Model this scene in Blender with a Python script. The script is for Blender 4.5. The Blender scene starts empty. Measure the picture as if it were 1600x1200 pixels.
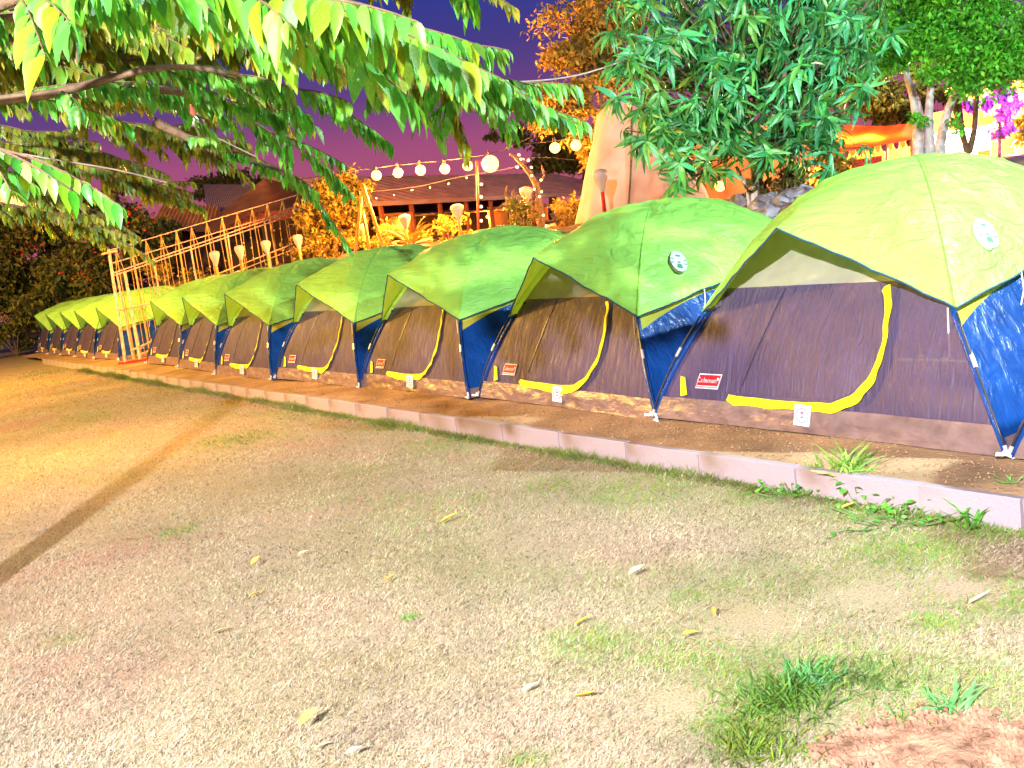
import bpy, math, random
import numpy as np
from mathutils import Matrix, Vector, noise as mnoise

random.seed(7); RNG = np.random.default_rng(7)
sc = bpy.context.scene
COL = sc.collection
R = math.radians

# ------------------------------------------------------------------ camera
H_EYE, F_PX, PITCH, ROLL = 1.69, 1555.6, R(-7.53), R(7.43)
FW = np.array([0, math.cos(PITCH), math.sin(PITCH)])
_u = np.array([0, -math.sin(PITCH), math.cos(PITCH)]); _r = np.array([1.0, 0, 0])
RT = math.cos(ROLL) * _r - math.sin(ROLL) * _u
UP = math.sin(ROLL) * _r + math.cos(ROLL) * _u
EYE = np.array([0, 0, H_EYE])
cam_d = bpy.data.cameras.new('camera'); cam = bpy.data.objects.new('camera', cam_d); COL.objects.link(cam)
cam_d.sensor_width = 36; cam_d.lens = 36 * F_PX / 1600; cam_d.clip_end = 3000; cam_d.clip_start = 0.05
m = Matrix.Identity(4)
for i in range(3):
    m[i][0] = RT[i]; m[i][1] = UP[i]; m[i][2] = -FW[i]; m[i][3] = EYE[i]
cam.matrix_world = m
sc.camera = cam

# ------------------------------------------------------------------ night sky, moon, exposure
w = bpy.data.worlds.new('World'); sc.world = w; w.use_nodes = True
nt = w.node_tree; nt.nodes.clear()
out = nt.nodes.new('ShaderNodeOutputWorld'); bg = nt.nodes.new('ShaderNodeBackground')
tc = nt.nodes.new('ShaderNodeTexCoord'); sep = nt.nodes.new('ShaderNodeSeparateXYZ'); ramp = nt.nodes.new('ShaderNodeValToRGB')
nt.links.new(tc.outputs['Generated'], sep.inputs[0]); nt.links.new(sep.outputs['Z'], ramp.inputs[0])
cr = ramp.color_ramp
cr.elements[0].position = 0.0; cr.elements[0].color = (0.55, 0.12, 0.11, 1)
cr.elements[1].position = 1.0; cr.elements[1].color = (0.012, 0.016, 0.11, 1)
for p_, c_ in ((0.06, (0.44, 0.095, 0.15)), (0.115, (0.34, 0.075, 0.19)), (0.16, (0.13, 0.052, 0.21)), (0.20, (0.06, 0.045, 0.23)), (0.24, (0.036, 0.042, 0.26))):
    e = cr.elements.new(p_); e.color = (*c_, 1)
nt.links.new(ramp.outputs[0], bg.inputs[0]); bg.inputs[1].default_value = 1.0
nt.links.new(bg.outputs[0], out.inputs[0])
def lamp(name, kind, loc, power, color, radius=0.1):
    d = bpy.data.lights.new(name, kind); d.energy = power; d.color = color
    if kind != 'SUN': d.shadow_soft_size = radius
    o = bpy.data.objects.new(name, d); COL.objects.link(o); o.location = loc
    return o
moon = lamp('moon', 'SUN', (0, 0, 20), 0.06, (0.75, 0.85, 1.0)); moon.data.angle = R(0.5); moon.rotation_euler = (R(40), R(-20), 0)
# two white garden floodlights out of frame: one behind the camera, one beside the right end of the row
lamp('floodlight', 'POINT', (-2.6, -4.0, 4.3), 15500, (1.0, 0.96, 0.99), 0.10)
lamp('sodium_lamp', 'POINT', (-20.0, 19.0, 8.5), 30000, (1.0, 0.55, 0.055), 0.25)   # warm lamp beyond the left edge
lamp('floodlight', 'POINT', (8.8, 4.4, 6.6), 7500, (0.72, 0.97, 1.0), 0.12)
sc.view_settings.view_transform = 'Standard'; sc.view_settings.look = 'None'
sc.view_settings.exposure = 0.1; sc.view_settings.gamma = 1.0; sc.view_settings.use_curve_mapping = False
sc.cycles.use_denoising = True; sc.cycles.max_bounces = 5; sc.cycles.volume_bounces = 0; sc.cycles.transmission_bounces = 4; sc.cycles.diffuse_bounces = 3; sc.cycles.transparent_max_bounces = 12
sc.cycles.sample_clamp_indirect = 8

# ------------------------------------------------------------------ helpers
def ray(x, y): return FW + RT * (x - 800) / F_PX + UP * (600 - y) / F_PX
def at(x, y, t): return EYE + ray(x, y) * t
def gnd(x, y, h=0.0):
    d = ray(x, y); return EYE + d * ((h - H_EYE) / d[2])
ROW_O = np.array([3.28, 7.79, 0]); DU = np.array([-.53, .848, 0]); DN = np.array([.848, .53, 0])
def W(u, n, z=0.0): return ROW_O + DU * u + DN * n + np.array([0, 0, z])
def UN(p): v = np.asarray(p) - ROW_O; return v @ DU, v @ DN
def proj(P):
    P = np.atleast_2d(P) - EYE; z = P @ FW
    return 800 + F_PX * (P @ RT) / z, 600 - F_PX * (P @ UP) / z, z

def tag(o, label=None, cat=None, group=None, kind=None):
    if label: o['label'] = label
    if cat: o['category'] = cat
    if group: o['group'] = group
    if kind: o['kind'] = kind
    return o
def empty(name, loc=(0, 0, 0), rz=0.0):
    o = bpy.data.objects.new(name, None); COL.objects.link(o); o.location = loc; o.rotation_euler = (0, 0, rz)
    o.empty_display_size = 0.2
    return o
def link(name, me, mat, parent=None):
    o = bpy.data.objects.new(name, me); COL.objects.link(o)
    if mat and not me.materials: me.materials.append(mat)
    if parent: o.parent = parent
    return o
def copy_tree(o, parent=None):
    c = o.copy(); COL.objects.link(c); c.parent = parent
    for ch in list(o.children): copy_tree(ch, c)
    return c

class MB:
    def __init__(s): s.v = []; s.f = []
    def add(s, vs, fs):
        b = len(s.v); s.v += [tuple(map(float, p)) for p in vs]; s.f += [tuple(b + i for i in f) for f in fs]; return s
    def box(s, c, size, rz=0, ax=None):
        c = np.asarray(c, float); hx, hy, hz = [k / 2 for k in size]
        if ax is None:
            ax = (np.array([math.cos(rz), math.sin(rz), 0]), np.array([-math.sin(rz), math.cos(rz), 0]), np.array([0, 0, 1.]))
        vs = [c + ax[0] * hx * i + ax[1] * hy * j + ax[2] * hz * k for i in (-1, 1) for j in (-1, 1) for k in (-1, 1)]
        return s.add(vs, [(0, 1, 3, 2), (4, 6, 7, 5), (0, 4, 5, 1), (2, 3, 7, 6), (0, 2, 6, 4), (1, 5, 7, 3)])
    def tube(s, pts, rad, n=6, cap=True):
        pts = [np.asarray(p, float) for p in pts]; k = len(pts)
        rad = [rad] * k if not hasattr(rad, '__len__') else rad
        base = len(s.v); prev = None
        for i, p in enumerate(pts):
            d = pts[min(i + 1, k - 1)] - pts[max(i - 1, 0)]; d = d / (np.linalg.norm(d) + 1e-9)
            if prev is None:
                a = np.cross(d, [0, 0, 1.]) if abs(d[2]) < .9 else np.cross(d, [1., 0, 0])
            else: a = prev - d * (prev @ d)
            a = a / (np.linalg.norm(a) + 1e-9); b = np.cross(d, a); prev = a
            for j in range(n):
                t = 2 * math.pi * j / n
                s.v.append(tuple(p + (a * math.cos(t) + b * math.sin(t)) * rad[i]))
        for i in range(k - 1):
            for j in range(n):
                q = (j + 1) % n
                s.f.append((base + i * n + j, base + i * n + q, base + (i + 1) * n + q, base + (i + 1) * n + j))
        if cap:
            s.f.append(tuple(base + j for j in range(n))[::-1]); s.f.append(tuple(base + (k - 1) * n + j for j in range(n)))
        return s
    def lathe(s, c, prof, n=12):
        c = np.asarray(c, float)
        base = len(s.v)
        for (r, z) in prof:
            for j in range(n):
                t = 2 * math.pi * j / n; s.v.append((c[0] + r * math.cos(t), c[1] + r * math.sin(t), c[2] + z))
        for i in range(len(prof) - 1):
            for j in range(n):
                q = (j + 1) % n
                s.f.append((base + i * n + j, base + i * n + q, base + (i + 1) * n + q, base + (i + 1) * n + j))
        return s
    def grid(s, fn, nu, nv):
        base = len(s.v)
        for i in range(nu + 1):
            for j in range(nv + 1): s.v.append(tuple(map(float, fn(i / nu, j / nv))))
        for i in range(nu):
            for j in range(nv):
                a = base + i * (nv + 1) + j; s.f.append((a, a + 1, a + nv + 2, a + nv + 1))
        return s
    def mesh(s, name, smooth=False):
        me = bpy.data.meshes.new(name); me.from_pydata(s.v, [], s.f); me.update()
        if smooth: me.polygons.foreach_set('use_smooth', [True] * len(me.polygons))
        return me
    def build(s, name, mat, parent=None, smooth=False): return link(name, s.mesh(name, smooth), mat, parent)

def npmesh(name, V, F, mat, parent=None, col=None, smooth=False):
    V = np.ascontiguousarray(V, np.float32); F = np.ascontiguousarray(F, np.int32); k = F.shape[1]
    me = bpy.data.meshes.new(name)
    me.vertices.add(len(V)); me.vertices.foreach_set('co', V.ravel())
    me.loops.add(F.size); me.loops.foreach_set('vertex_index', F.ravel())
    me.polygons.add(len(F)); me.polygons.foreach_set('loop_start', np.arange(0, F.size, k, dtype=np.int32))
    if smooth: me.polygons.foreach_set('use_smooth', np.ones(len(F), bool))
    me.update(calc_edges=True)
    if col is not None:
        a = me.color_attributes.new('tint', 'FLOAT_COLOR', 'POINT')
        c = np.ones((len(V), 4), np.float32); c[:, :3] = col; a.data.foreach_set('color', c.ravel())
    return link(name, me, mat, parent)

def nz(P, scale, seed=0.0):
    return mnoise.noise(Vector((P[0] * scale + seed, P[1] * scale - seed * .7, P[2] * scale + 3.1 * seed)))

# ------------------------------------------------------------------ materials
MATS = {}
def mat(name, base, rough=0.7, var=0.12, scale=8.0, bump=0.0, bscale=40.0, spec=0.3, transl=0.0, emit=None, estr=0.0, attr=False, metal=0.0, base2=None, fac=(0.4, 0.6), alpha=1.0, detail=5, stretch=None, bdist=.02):
    if name in MATS: return MATS[name]
    m = bpy.data.materials.new(name); m.use_nodes = True; MATS[name] = m
    t = m.node_tree; N = t.nodes; L = t.links; N.clear()
    o = N.new('ShaderNodeOutputMaterial'); b = N.new('ShaderNodeBsdfPrincipled')
    tcn = N.new('ShaderNodeTexCoord'); n1 = N.new('ShaderNodeTexNoise'); n1.inputs['Scale'].default_value = scale; n1.inputs['Detail'].default_value = detail
    L.new(tcn.outputs['Object'], n1.inputs['Vector'])
    rp = N.new('ShaderNodeValToRGB'); L.new(n1.outputs['Fac'], rp.inputs[0])
    b2 = base2 or tuple(min(1, c * (1 + 2 * var)) for c in base)
    b1 = base if base2 else tuple(c * (1 - 1.6 * var) for c in base)
    rp.color_ramp.elements[0].position = fac[0] if base2 else .3; rp.color_ramp.elements[1].position = fac[1] if base2 else .7
    rp.color_ramp.elements[0].color = (*b1, 1); rp.color_ramp.elements[1].color = (*b2, 1)
    csock = rp.outputs[0]
    if attr:
        at_ = N.new('ShaderNodeVertexColor'); at_.layer_name = 'tint'
        mx = N.new('ShaderNodeMix'); mx.data_type = 'RGBA'; mx.blend_type = 'MULTIPLY'; mx.inputs[0].default_value = 1
        L.new(csock, mx.inputs[6]); L.new(at_.outputs['Color'], mx.inputs[7]); csock = mx.outputs[2]
    L.new(csock, b.inputs['Base Color'])
    b.inputs['Roughness'].default_value = rough; b.inputs['Specular IOR Level'].default_value = spec; b.inputs['Metallic'].default_value = metal
    if emit:
        b.inputs['Emission Color'].default_value = (*emit, 1); b.inputs['Emission Strength'].default_value = estr
    if bump:
        n2 = N.new('ShaderNodeTexNoise'); n2.inputs['Scale'].default_value = bscale; n2.inputs['Detail'].default_value = 6
        if stretch:
            mp = N.new('ShaderNodeMapping'); mp.inputs['Scale'].default_value = stretch; L.new(tcn.outputs['Object'], mp.inputs[0]); L.new(mp.outputs[0], n2.inputs['Vector'])
        else: L.new(tcn.outputs['Object'], n2.inputs['Vector'])
        bp = N.new('ShaderNodeBump'); bp.inputs['Strength'].default_value = bump; bp.inputs['Distance'].default_value = bdist
        if bdist > .02: n2.inputs['Distortion'].default_value = 1.4
        L.new(n2.outputs['Fac'], bp.inputs['Height']); L.new(bp.outputs[0], b.inputs['Normal'])
    s = b.outputs[0]
    if transl:
        tr = N.new('ShaderNodeBsdfTranslucent'); L.new(csock, tr.inputs[0])
        ms = N.new('ShaderNodeMixShader'); ms.inputs[0].default_value = transl
        L.new(s, ms.inputs[1]); L.new(tr.outputs[0], ms.inputs[2]); s = ms.outputs[0]
    if alpha < 1:
        tp = N.new('ShaderNodeBsdfTransparent'); ms = N.new('ShaderNodeMixShader'); ms.inputs[0].default_value = alpha
        L.new(tp.outputs[0], ms.inputs[1]); L.new(s, ms.inputs[2]); s = ms.outputs[0]
    L.new(s, o.inputs[0])
    return m

M_fly = mat('lime_nylon', (0.38, 0.78, 0.13), .40, .05, 3, .9, 2.6, .45, transl=.28, stretch=(1, 1.6, 3.5), bdist=.045)
M_upper = mat('olive_mesh_fabric', (0.52, 0.50, 0.07), .7, .08, 6, .1, 30, .2, transl=.35)
M_front = mat('grey_tent_cloth', (0.115, 0.08, 0.16), .45, .06, 3, .5, 4, .3, transl=.12, stretch=(4, 1, .7), alpha=.74, bdist=.05)
M_door = mat('grey_door_mesh', (0.095, 0.066, 0.135), .45, .07, 4, .55, 4, .3, transl=.12, stretch=(5, 1, .8), alpha=.86, bdist=.06)
M_window = mat('fine_window_mesh', (0.55, 0.51, 0.40), .8, .06, 6, 0, 1, .2, alpha=.5)
M_navy = mat('navy_nylon', (0.006, 0.060, 0.28), .30, .15, 4, .8, 4, .5, transl=.2, stretch=(2, 2, .8), bdist=.028)
M_skirt = mat('brown_groundsheet', (0.20, 0.13, 0.115), .36, .15, 8, .9, 9, .5, stretch=(1, 1, 2.2))
M_yellow = mat('yellow_zip_flap', (0.80, 0.86, 0.02), .5, .06, 12, .1, 40, .3, transl=.15)
M_pipe = mat('dark_piping', (0.02, 0.07, 0.14), .6, .1)
M_pole = mat('black_pole', (0.03, 0.03, 0.04), .35, .1, spec=.5)
M_silver = mat('silver_ferrule', (0.75, 0.74, 0.72), .35, .05, metal=.6)
M_cord = mat('white_cord', (0.75, 0.72, 0.68), .7, .08, 60)
M_white = mat('white_print', (0.62, 0.62, 0.64), .6, .02)
M_red = mat('red_print', (0.50, 0.008, 0.02), .6, .03)
M_redlite = mat('pink_print', (0.75, 0.10, 0.22), .5, .03)
M_lime_print = mat('lime_print', (0.06, 0.26, 0.12), .6, .05)
M_kerb = mat('pale_concrete', (0.345, 0.29, 0.325), .85, .18, 2.2, .3, 60, .2, base2=(0.22, 0.15, 0.11), fac=(.55, .78))
M_pad = mat('bare_earth', (0.40, 0.25, 0.14), .95, .2, 2.2, .6, 30, .1)
M_bank = mat('dark_earth', (0.15, 0.09, 0.07), .95, .35, 2.0, .8, 18, .1)
M_rock = mat('grey_rock', (0.25, 0.23, 0.26), .9, .3, 4, .7, 14, .2)
M_leafA = mat('bright_leaf', (0.11, 0.37, 0.03), .42, .12, 20, .15, 60, .5, transl=.40, attr=True)
M_leafM = mat('mango_leaf', (0.075, 0.34, 0.09), .35, .12, 20, .1, 40, .5, transl=.2, attr=True)
M_leafF = mat('fine_leaf', (0.10, 0.44, 0.03), .5, .15, 10, 0, 1, .3, transl=.25, attr=True)
M_leafO = mat('ochre_leaf', (0.30, 0.20, 0.03), .6, .15, 6, 0, 1, .25, transl=.25, attr=True)  # plain ochre leaf colour, varied at random
M_leafD = mat('dark_leaf', (0.10, 0.10, 0.02), .6, .2, 5, 0, 1, .25, transl=.2, attr=True)
M_bark = mat('brown_bark', (0.13, 0.085, 0.05), .9, .25, 14, .7, 30, .2)
M_barkW = mat('pale_bark', (0.50, 0.44, 0.42), .85, .2, 10, .5, 24, .2)
M_grass = mat('dry_grass_blade', (0.9, 0.9, 0.9), .8, .03, 3, 0, 1, .15, transl=.2, attr=True)
M_fallen = mat('yellow_dead_leaf', (0.78, 0.56, 0.08), .6, .15, 20, .2, 40, .2)
M_fallen2 = mat('orange_dead_leaf', (0.62, 0.27, 0.05), .6, .15, 20, .2, 40, .2)
M_fallen3 = mat('straw_dead_leaf', (0.78, 0.66, 0.36), .6, .15, 20, .2, 40, .2)

# ------------------------------------------------------------------ terrain
def plateau(u, n): return 1.88 + .035 * min(max(n - 4.5, 0), 20) + .012 * min(max(u - 4, 0), 40)
def height(u, n):
    if n < 1.9: return .15
    s = min((n - 1.9) / 1.5, 1.0); s = s * s * (3 - 2 * s)
    return .15 + (plateau(u, n) - .15) * s

# lawn: one wide sheet of ground
def lawn_mat():
    m = bpy.data.materials.new('dry_lawn'); m.use_nodes = True; t = m.node_tree; N = t.nodes; L = t.links
    b = N['Principled BSDF']; b.inputs['Roughness'].default_value = .95; b.inputs['Specular IOR Level'].default_value = .1
    tcn = N.new('ShaderNodeTexCoord')
    def noi(s, d=6, dist=0):
        n = N.new('ShaderNodeTexNoise'); n.inputs['Scale'].default_value = s; n.inputs['Detail'].default_value = d; n.inputs['Distortion'].default_value = dist
        L.new(tcn.outputs['Object'], n.inputs['Vector']); return n.outputs['Fac']
    def rmp(f, stops):
        r = N.new('ShaderNodeValToRGB'); L.new(f, r.inputs[0]); els = r.color_ramp.elements
        els[0].position, els[0].color = stops[0][0], (*stops[0][1], 1); els[1].position, els[1].color = stops[-1][0], (*stops[-1][1], 1)
        for p, c in stops[1:-1]: e = els.new(p); e.color = (*c, 1)
        return r.outputs[0]
    def mix(a, b_, f, mode='MIX'):
        x = N.new('ShaderNodeMix'); x.data_type = 'RGBA'; x.blend_type = mode
        if isinstance(f, float): x.inputs[0].default_value = f
        else: L.new(f, x.inputs[0])
        L.new(a, x.inputs[6]); L.new(b_, x.inputs[7]); return x.outputs[2]
    base = rmp(noi(.55, 8), [(.3, (.32, .27, .13)), (.5, (.38, .31, .21)), (.7, (.42, .26, .20))])
    fine = rmp(noi(90, 5, 0), [(.28, (.30, .24, .16)), (.5, (.85, .83, .78)), (.75, (1, 1, .95))])
    c = mix(base, fine, .75, 'MULTIPLY')
    L.new(c, b.inputs['Base Color'])
    bp = N.new('ShaderNodeBump'); bp.inputs['Strength'].default_value = .5; bp.inputs['Distance'].default_value = .02
    L.new(noi(70, 8, 0), bp.inputs['Height']); L.new(bp.outputs[0], b.inputs['Normal'])
    return m
M_lawn = lawn_mat()
g = MB(); S = 420
g.add([(-S, -S, 0), (S, -S, 0), (S, S, 0), (-S, S, 0)], [(0, 1, 2, 3)])
tag(g.build('lawn', M_lawn), kind='structure')

def padpt(a, b):
    u = -9 + a * 47; n = -2.27 + b * 4.9; p = W(u, n)
    return (p[0], p[1], .135 + .03 * nz(p, 1.1) + .012 * nz(p, 5) + (max(n - 1.6, 0) * .15))
tag(MB().grid(padpt, 200, 24).build('dirt_pad', M_pad, smooth=True), kind='structure')
def bankpt(a, b):
    u = -22 + a * 110; n = 1.75 + (b ** 2.4) * 70; p = W(u, n)
    z = height(u, n); k = min(max((n - 2.2), 0), 1)
    return (p[0], p[1], z + k * (.16 * nz(p, .7) + .09 * nz(p, 2.3)) - (.05 if n < 1.9 else 0))
tag(MB().grid(bankpt, 260, 80).build('hillside', M_bank, smooth=True), kind='structure')

# kerb of upright slabs
kerb = tag(empty('kerb', W(-7, -2.31)), kind='structure')
rz_row = math.atan2(DU[1], DU[0])
u = -7.0; k = 0
while u < 31.4:
    ln = .82 + random.uniform(-.05, .07)
    if abs(u + 1.55) < .3: u = -1.55
    mb = MB(); h = .166 + random.uniform(-.006, .006); t0 = .065
    prof = [(-t0 / 2, -.06), (-t0 / 2, h - .008), (-t0 / 2 + .008, h), (t0 / 2 - .008, h), (t0 / 2, h - .008), (t0 / 2, -.06)]
    vs = []; ns = 6
    for a in range(ns + 1):
        for (yy, zz) in prof:
            x = .008 + (ln - .016) * a / ns
            ch = .004 * mnoise.noise(Vector((u + x, yy * 30, zz * 9)))
            vs.append((x, yy + ch, zz + (ch if zz > 0 else 0)))
    q = len(prof); fs = []
    for a in range(ns):
        for b in range(q - 1): fs.append((a * q + b, a * q + b + 1, (a + 1) * q + b + 1, (a + 1) * q + b))
    fs += [tuple(range(q))[::-1], tuple(ns * q + i for i in range(q))]
    mb.add(vs, fs)
    o = mb.build('kerb_stone', M_kerb, kerb)
    o.location = (*(W(u, -2.31) - W(-7, -2.31))[:2], random.uniform(-.004, .004)); o.rotation_euler = (random.uniform(-.03, .03), random.uniform(-.006, .006), rz_row + random.uniform(-.006, .006))
    u += ln; k += 1

# ------------------------------------------------------------------ tents
HW, PK = 1.525, 1.82
def fz(r): return PK * max(1 - r * r, 0) ** .8
def rz_(z): return math.sqrt(max(1 - (max(z, 0) / PK) ** 1.25, 0))
SAG = .02
def warp(p):
    k = min(max(p[2], 0) / .85, 1.0); return np.array([p[0] * (1 - .12 * k), p[1] * (1 + .04 * k), p[2]])
def body(t, z, seed=0.0, off=0.0): return warp(body_raw(t, z, seed, off))
def body_raw(t, z, seed=0.0, off=0.0):
    """point on the front wall, t = -1..1 across, z height"""
    r = rz_(z); rr = r * (1 - SAG * (1 - t * t))
    x = t * HW * r; y = -HW * rr
    d = .016 * nz((x, z, seed), 2.2, seed) + .007 * nz((x * .4, z, seed), 7, seed) + .006 * nz((x, z * .15, seed), 9, seed + 3)
    if z < .19: d += .03 * math.sin(math.pi * min(z / .18, 1)) * (nz((x, z * 2.2, 0), 3.5, seed + 5) + .7 * nz((x, z * 2, 0), 9, seed + 6))
    return np.array([x, y - off + d * (1 - t * t), z])
def rot90(p, k):
    x, y, z = p
    for _ in range(k): x, y = -y, x
    return np.array([x, y, z])
def wall(k, z0, z1, nt_=28, nzv=14, seed=0.0, off=0.0):
    f0 = z0 if callable(z0) else (lambda t: z0); f1 = z1 if callable(z1) else (lambda t: z1)
    def fn(a, b):
        t = -1 + 2 * a; z = f0(t) + (f1(t) - f0(t)) * b
        return warp(rot90(body_raw(t, z, seed, off), k))
    return MB().grid(fn, nt_, nzv)
TIP = np.array([1.109, 1.287, .854]); TIPR = .787
def fly_pt(k, t, q, seed):
    """k: 0 front 1 right 2 back 3 left ; t -1..1 ; q 0..1 from the crown outward"""
    s = .811 * q
    px_, py_ = 1.342 * s, 1.586 * s; z = fz(s) + .045
    px_ += (1.109 - 1.342 * .811) * q ** 3; py_ += (1.287 - 1.586 * .811) * q ** 3; z += (.854 - fz(.811) - .045) * q ** 3
    if k in (0, 2): pole = np.array([px_, -py_, z]); ridge = np.array([0, -1.59 * q, 1.865 - .13 * q - .27 * q * q])
    else: pole = np.array([py_, -px_, z]); ridge = np.array([0, -1.03 * q, fz(1.03 * q / 1.342) + .05 + .10 * q * q])
    a = abs(t)
    P = ridge * (1 - a) + pole * a
    bul = 4 * a * (1 - a) * q * (1 - q * .9)
    P[2] += (.045 if k in (1, 3) else .05) * bul
    if k in (0, 2): b2 = 4 * a * (1 - a) * q ** 1.5 * (1 - q ** 5); P[2] += .10 * b2; P[0] += .06 * b2
    if t < 0: P[0] = -P[0]
    wv = min(q * 3, 1) * (1 - a ** 6)
    P[2] += wv * (.018 * nz(P, 2.6, seed) + .018 * nz((P[0] * .5 + P[1], P[1] * .3, P[2] * 3), 5.0, seed + 2))
    rg = (1 - abs(nz((P[0] * .9 + P[1] * .2, P[1] * .9, P[2] * 3.2), 2.6, seed + 4))) ** 4 + .6 * (1 - abs(nz((P[0] * 1.2, P[1] * .5, P[2] * 5), 4.5, seed + 9))) ** 5
    P[2] += wv * (.034 if k in (1, 3) else .020) * rg * (1 - q ** 6)
    return rot90(P, k)

def text_mesh(s, size, depth=.0):
    cu = bpy.data.curves.new('lettering', 'FONT'); cu.body = s; cu.size = size; cu.align_x = 'CENTER'; cu.align_y = 'CENTER'; cu.resolution_u = 2
    o = bpy.data.objects.new('lettering', cu); COL.objects.link(o)
    dg = bpy.context.evaluated_depsgraph_get(); me = bpy.data.meshes.new_from_object(o.evaluated_get(dg))
    bpy.data.objects.remove(o); bpy.data.curves.remove(cu)
    return me

def frame_on_wall(x, z, off=.0):
    r = rz_(z); p = body(x / (HW * r), z); px = body((x + .02) / (HW * r), z) - p; pz = body(x / (HW * rz_(z + .02)), z + .02) - p
    ex = px / np.linalg.norm(px); nn = np.cross(ex, pz); nn /= np.linalg.norm(nn); ez = np.cross(nn, ex)
    return p + nn * off, ex, ez, nn
def plate(fr, pts, dz=0.0):
    p, ex, ez, nn = fr; return [p + ex * a + ez * b + nn * dz for a, b in pts]
def slab(fr, pts, d0, d1):
    mb = MB(); A = plate(fr, pts, d0); B = plate(fr, pts, d1); n = len(pts)
    mb.add(A + B, [tuple(range(n))[::-1], tuple(range(n, 2 * n))] + [(i, (i + 1) % n, n + (i + 1) % n, n + i) for i in range(n)]); return mb
def fr_matrix(fr):
    p, ex, ez, nn = fr; m = Matrix.Identity(4)
    for i in range(3): m[i][0] = ex[i]; m[i][1] = ez[i]; m[i][2] = nn[i]; m[i][3] = p[i]
    return m

TXT = text_mesh('Coleman', .058)
def make_tent(seed, emblem=True):
    root = empty('dome_tent')
    top = lambda t: .72 + .25 * (1 - t * t)
    wall(0, .0, .18, 70, 9, seed, .02).build('groundsheet_skirt', M_skirt, root, True)
    mb = wall(1, 0, .10, 16, 3, seed + 1, .008)
    b2 = wall(3, 0, .10, 16, 3, seed + 3, .008); mb.add(b2.v, b2.f); mb.build('side_skirt', M_skirt, root, True)
    wall(0, .17, 1.02, 40, 22, seed).build('front_wall', M_front, root, True)
    wall(0, 1.02, 1.74, 24, 10, seed).build('mesh_window', M_window, root, True)
    wall(1, .09, top, 30, 14, seed + 1).build('side_wall', M_navy, root, True)
    wall(3, .09, top, 30, 14, seed + 3).build('side_wall', M_navy, root, True)
    wall(2, 0, 1.0, 30, 14, seed + 2).build('back_wall', M_navy, root, True)
    for k in (1, 3): wall(k, top, 1.78, 24, 10, seed + k).build('upper_panel', M_upper, root, True)
    wall(2, 1.0, 1.78, 24, 10, seed + 2).build('upper_panel', M_upper, root, True)
    # flat strip above the door on the front, below the brow
    fr0 = frame_on_wall(.8, .98, .006)
    # door, bounded by the zip line
    zl = [(-1.24, .27), (-1.0, .245), (-.75, .24), (-.33, .225), (.02, .225), (.25, .235), (.42, .30), (.53, .40), (.61, .52), (.645, .66), (.64, .80), (.60, .92), (.52, 1.0)]
    def zipc(s):
        s = s * (len(zl) - 1); i = min(int(s), len(zl) - 2); f = s - i
        a, b = zl[i], zl[i + 1]; return a[0] + (b[0] - a[0]) * f, a[1] + (b[1] - a[1]) * f
    mbd = MB()
    rows = 16
    def doorfn(a, b):
        z = .245 + (1.01 - .245) * b
        # right limit from the zip line
        best = .645
        if z < .66:
            for i in range(4, 9):
                if zl[i][1] <= z <= zl[i + 1][1]:
                    f = (z - zl[i][1]) / (zl[i + 1][1] - zl[i][1] + 1e-6); best = zl[i][0] + (zl[i + 1][0] - zl[i][0]) * f
        elif z > .8: best = .64 - (z - .8) * .55
        left = -1.20 + (z - .25) * .30
        x = left + (best - left) * a
        return body(x / (HW * rz_(z)), z, seed, .005 + .006 * (1 - abs(2 * a - 1)))
    door = mbd.grid(doorfn, 26, 18).build('door_panel', M_door, root, True)
    # yellow zip flaps: a short piece at the left, then the long curve
    def strip(s0, s1, n, w0, nm, sd):
        mb = MB(); vs = []
        for i in range(n + 1):
            s = s0 + (s1 - s0) * i / n; x, z = zipc(s); x2, z2 = zipc(min(s + .01, 1)); x1, z1 = zipc(max(s - .01, 0))
            d = np.array([x2 - x1, z2 - z1]); d /= np.linalg.norm(d) + 1e-9; nrm = np.array([-d[1], d[0]])
            wd = w0 * (1 + .07 * math.sin(i * 1.3 + sd) + .16 * math.sin(i * .27 + sd * 2)); 
            if i in (0, n): wd *= .55
            for sg in (-.15, -1.15):
                xx = x + nrm[0] * wd * sg; zz = max(z + nrm[1] * wd * sg, .03)
                vs.append(body(xx / (HW * rz_(zz)), zz, seed, .018 + (.018 if sg < -1 else 0) + .006 * math.sin(i * .9 + sd)))
        mb.add(vs, [(2 * i, 2 * i + 1, 2 * i + 3, 2 * i + 2) for i in range(n)]); mb.build(nm, M_yellow, root, True)
    strip(.17, .955, 44, .065, 'zip_flap', seed)
    fr = frame_on_wall(-1.27, .27, .016)
    slab(fr, [(-.03, .08), (.02, .07), (.06, -.07), (-.01, -.085)], 0, .004).build('zip_flap', M_yellow, root)
    # door centre seam
    MB().tube([body((-.62 + .22 * a) / (HW * rz_(.3 + .7 * a)), .3 + .7 * a, seed, .016) for a in np.linspace(0, 1, 10)], .004, 5).build('door_seam', M_pole, root)
    # brand patch
    fr = frame_on_wall(-.985, .315, .02)
    pts = [(-.135, -.06), (.105, -.06), (.14, .06), (-.10, .06)]
    patch = slab(fr, pts, 0, .004).build('name_patch', M_white, root)
    slab(fr, [(a * .93, b * .84) for a, b in pts], .004, .006).build('red_field', M_red, patch)
    slab(fr, [(-.118, -.044), (.098, -.044), (.1, -.036), (-.116, -.036)], .006, .0075).build('underline', M_white, patch)
    o = link('lettering', TXT, M_white, patch)
    f2 = (fr[0] + fr[3] * .0078 + fr[1] * -.012 + fr[2] * .006, fr[1], fr[2], fr[3]); o.matrix_local = fr_matrix(f2)
    if not TXT.materials: TXT.materials.append(M_white)
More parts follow.
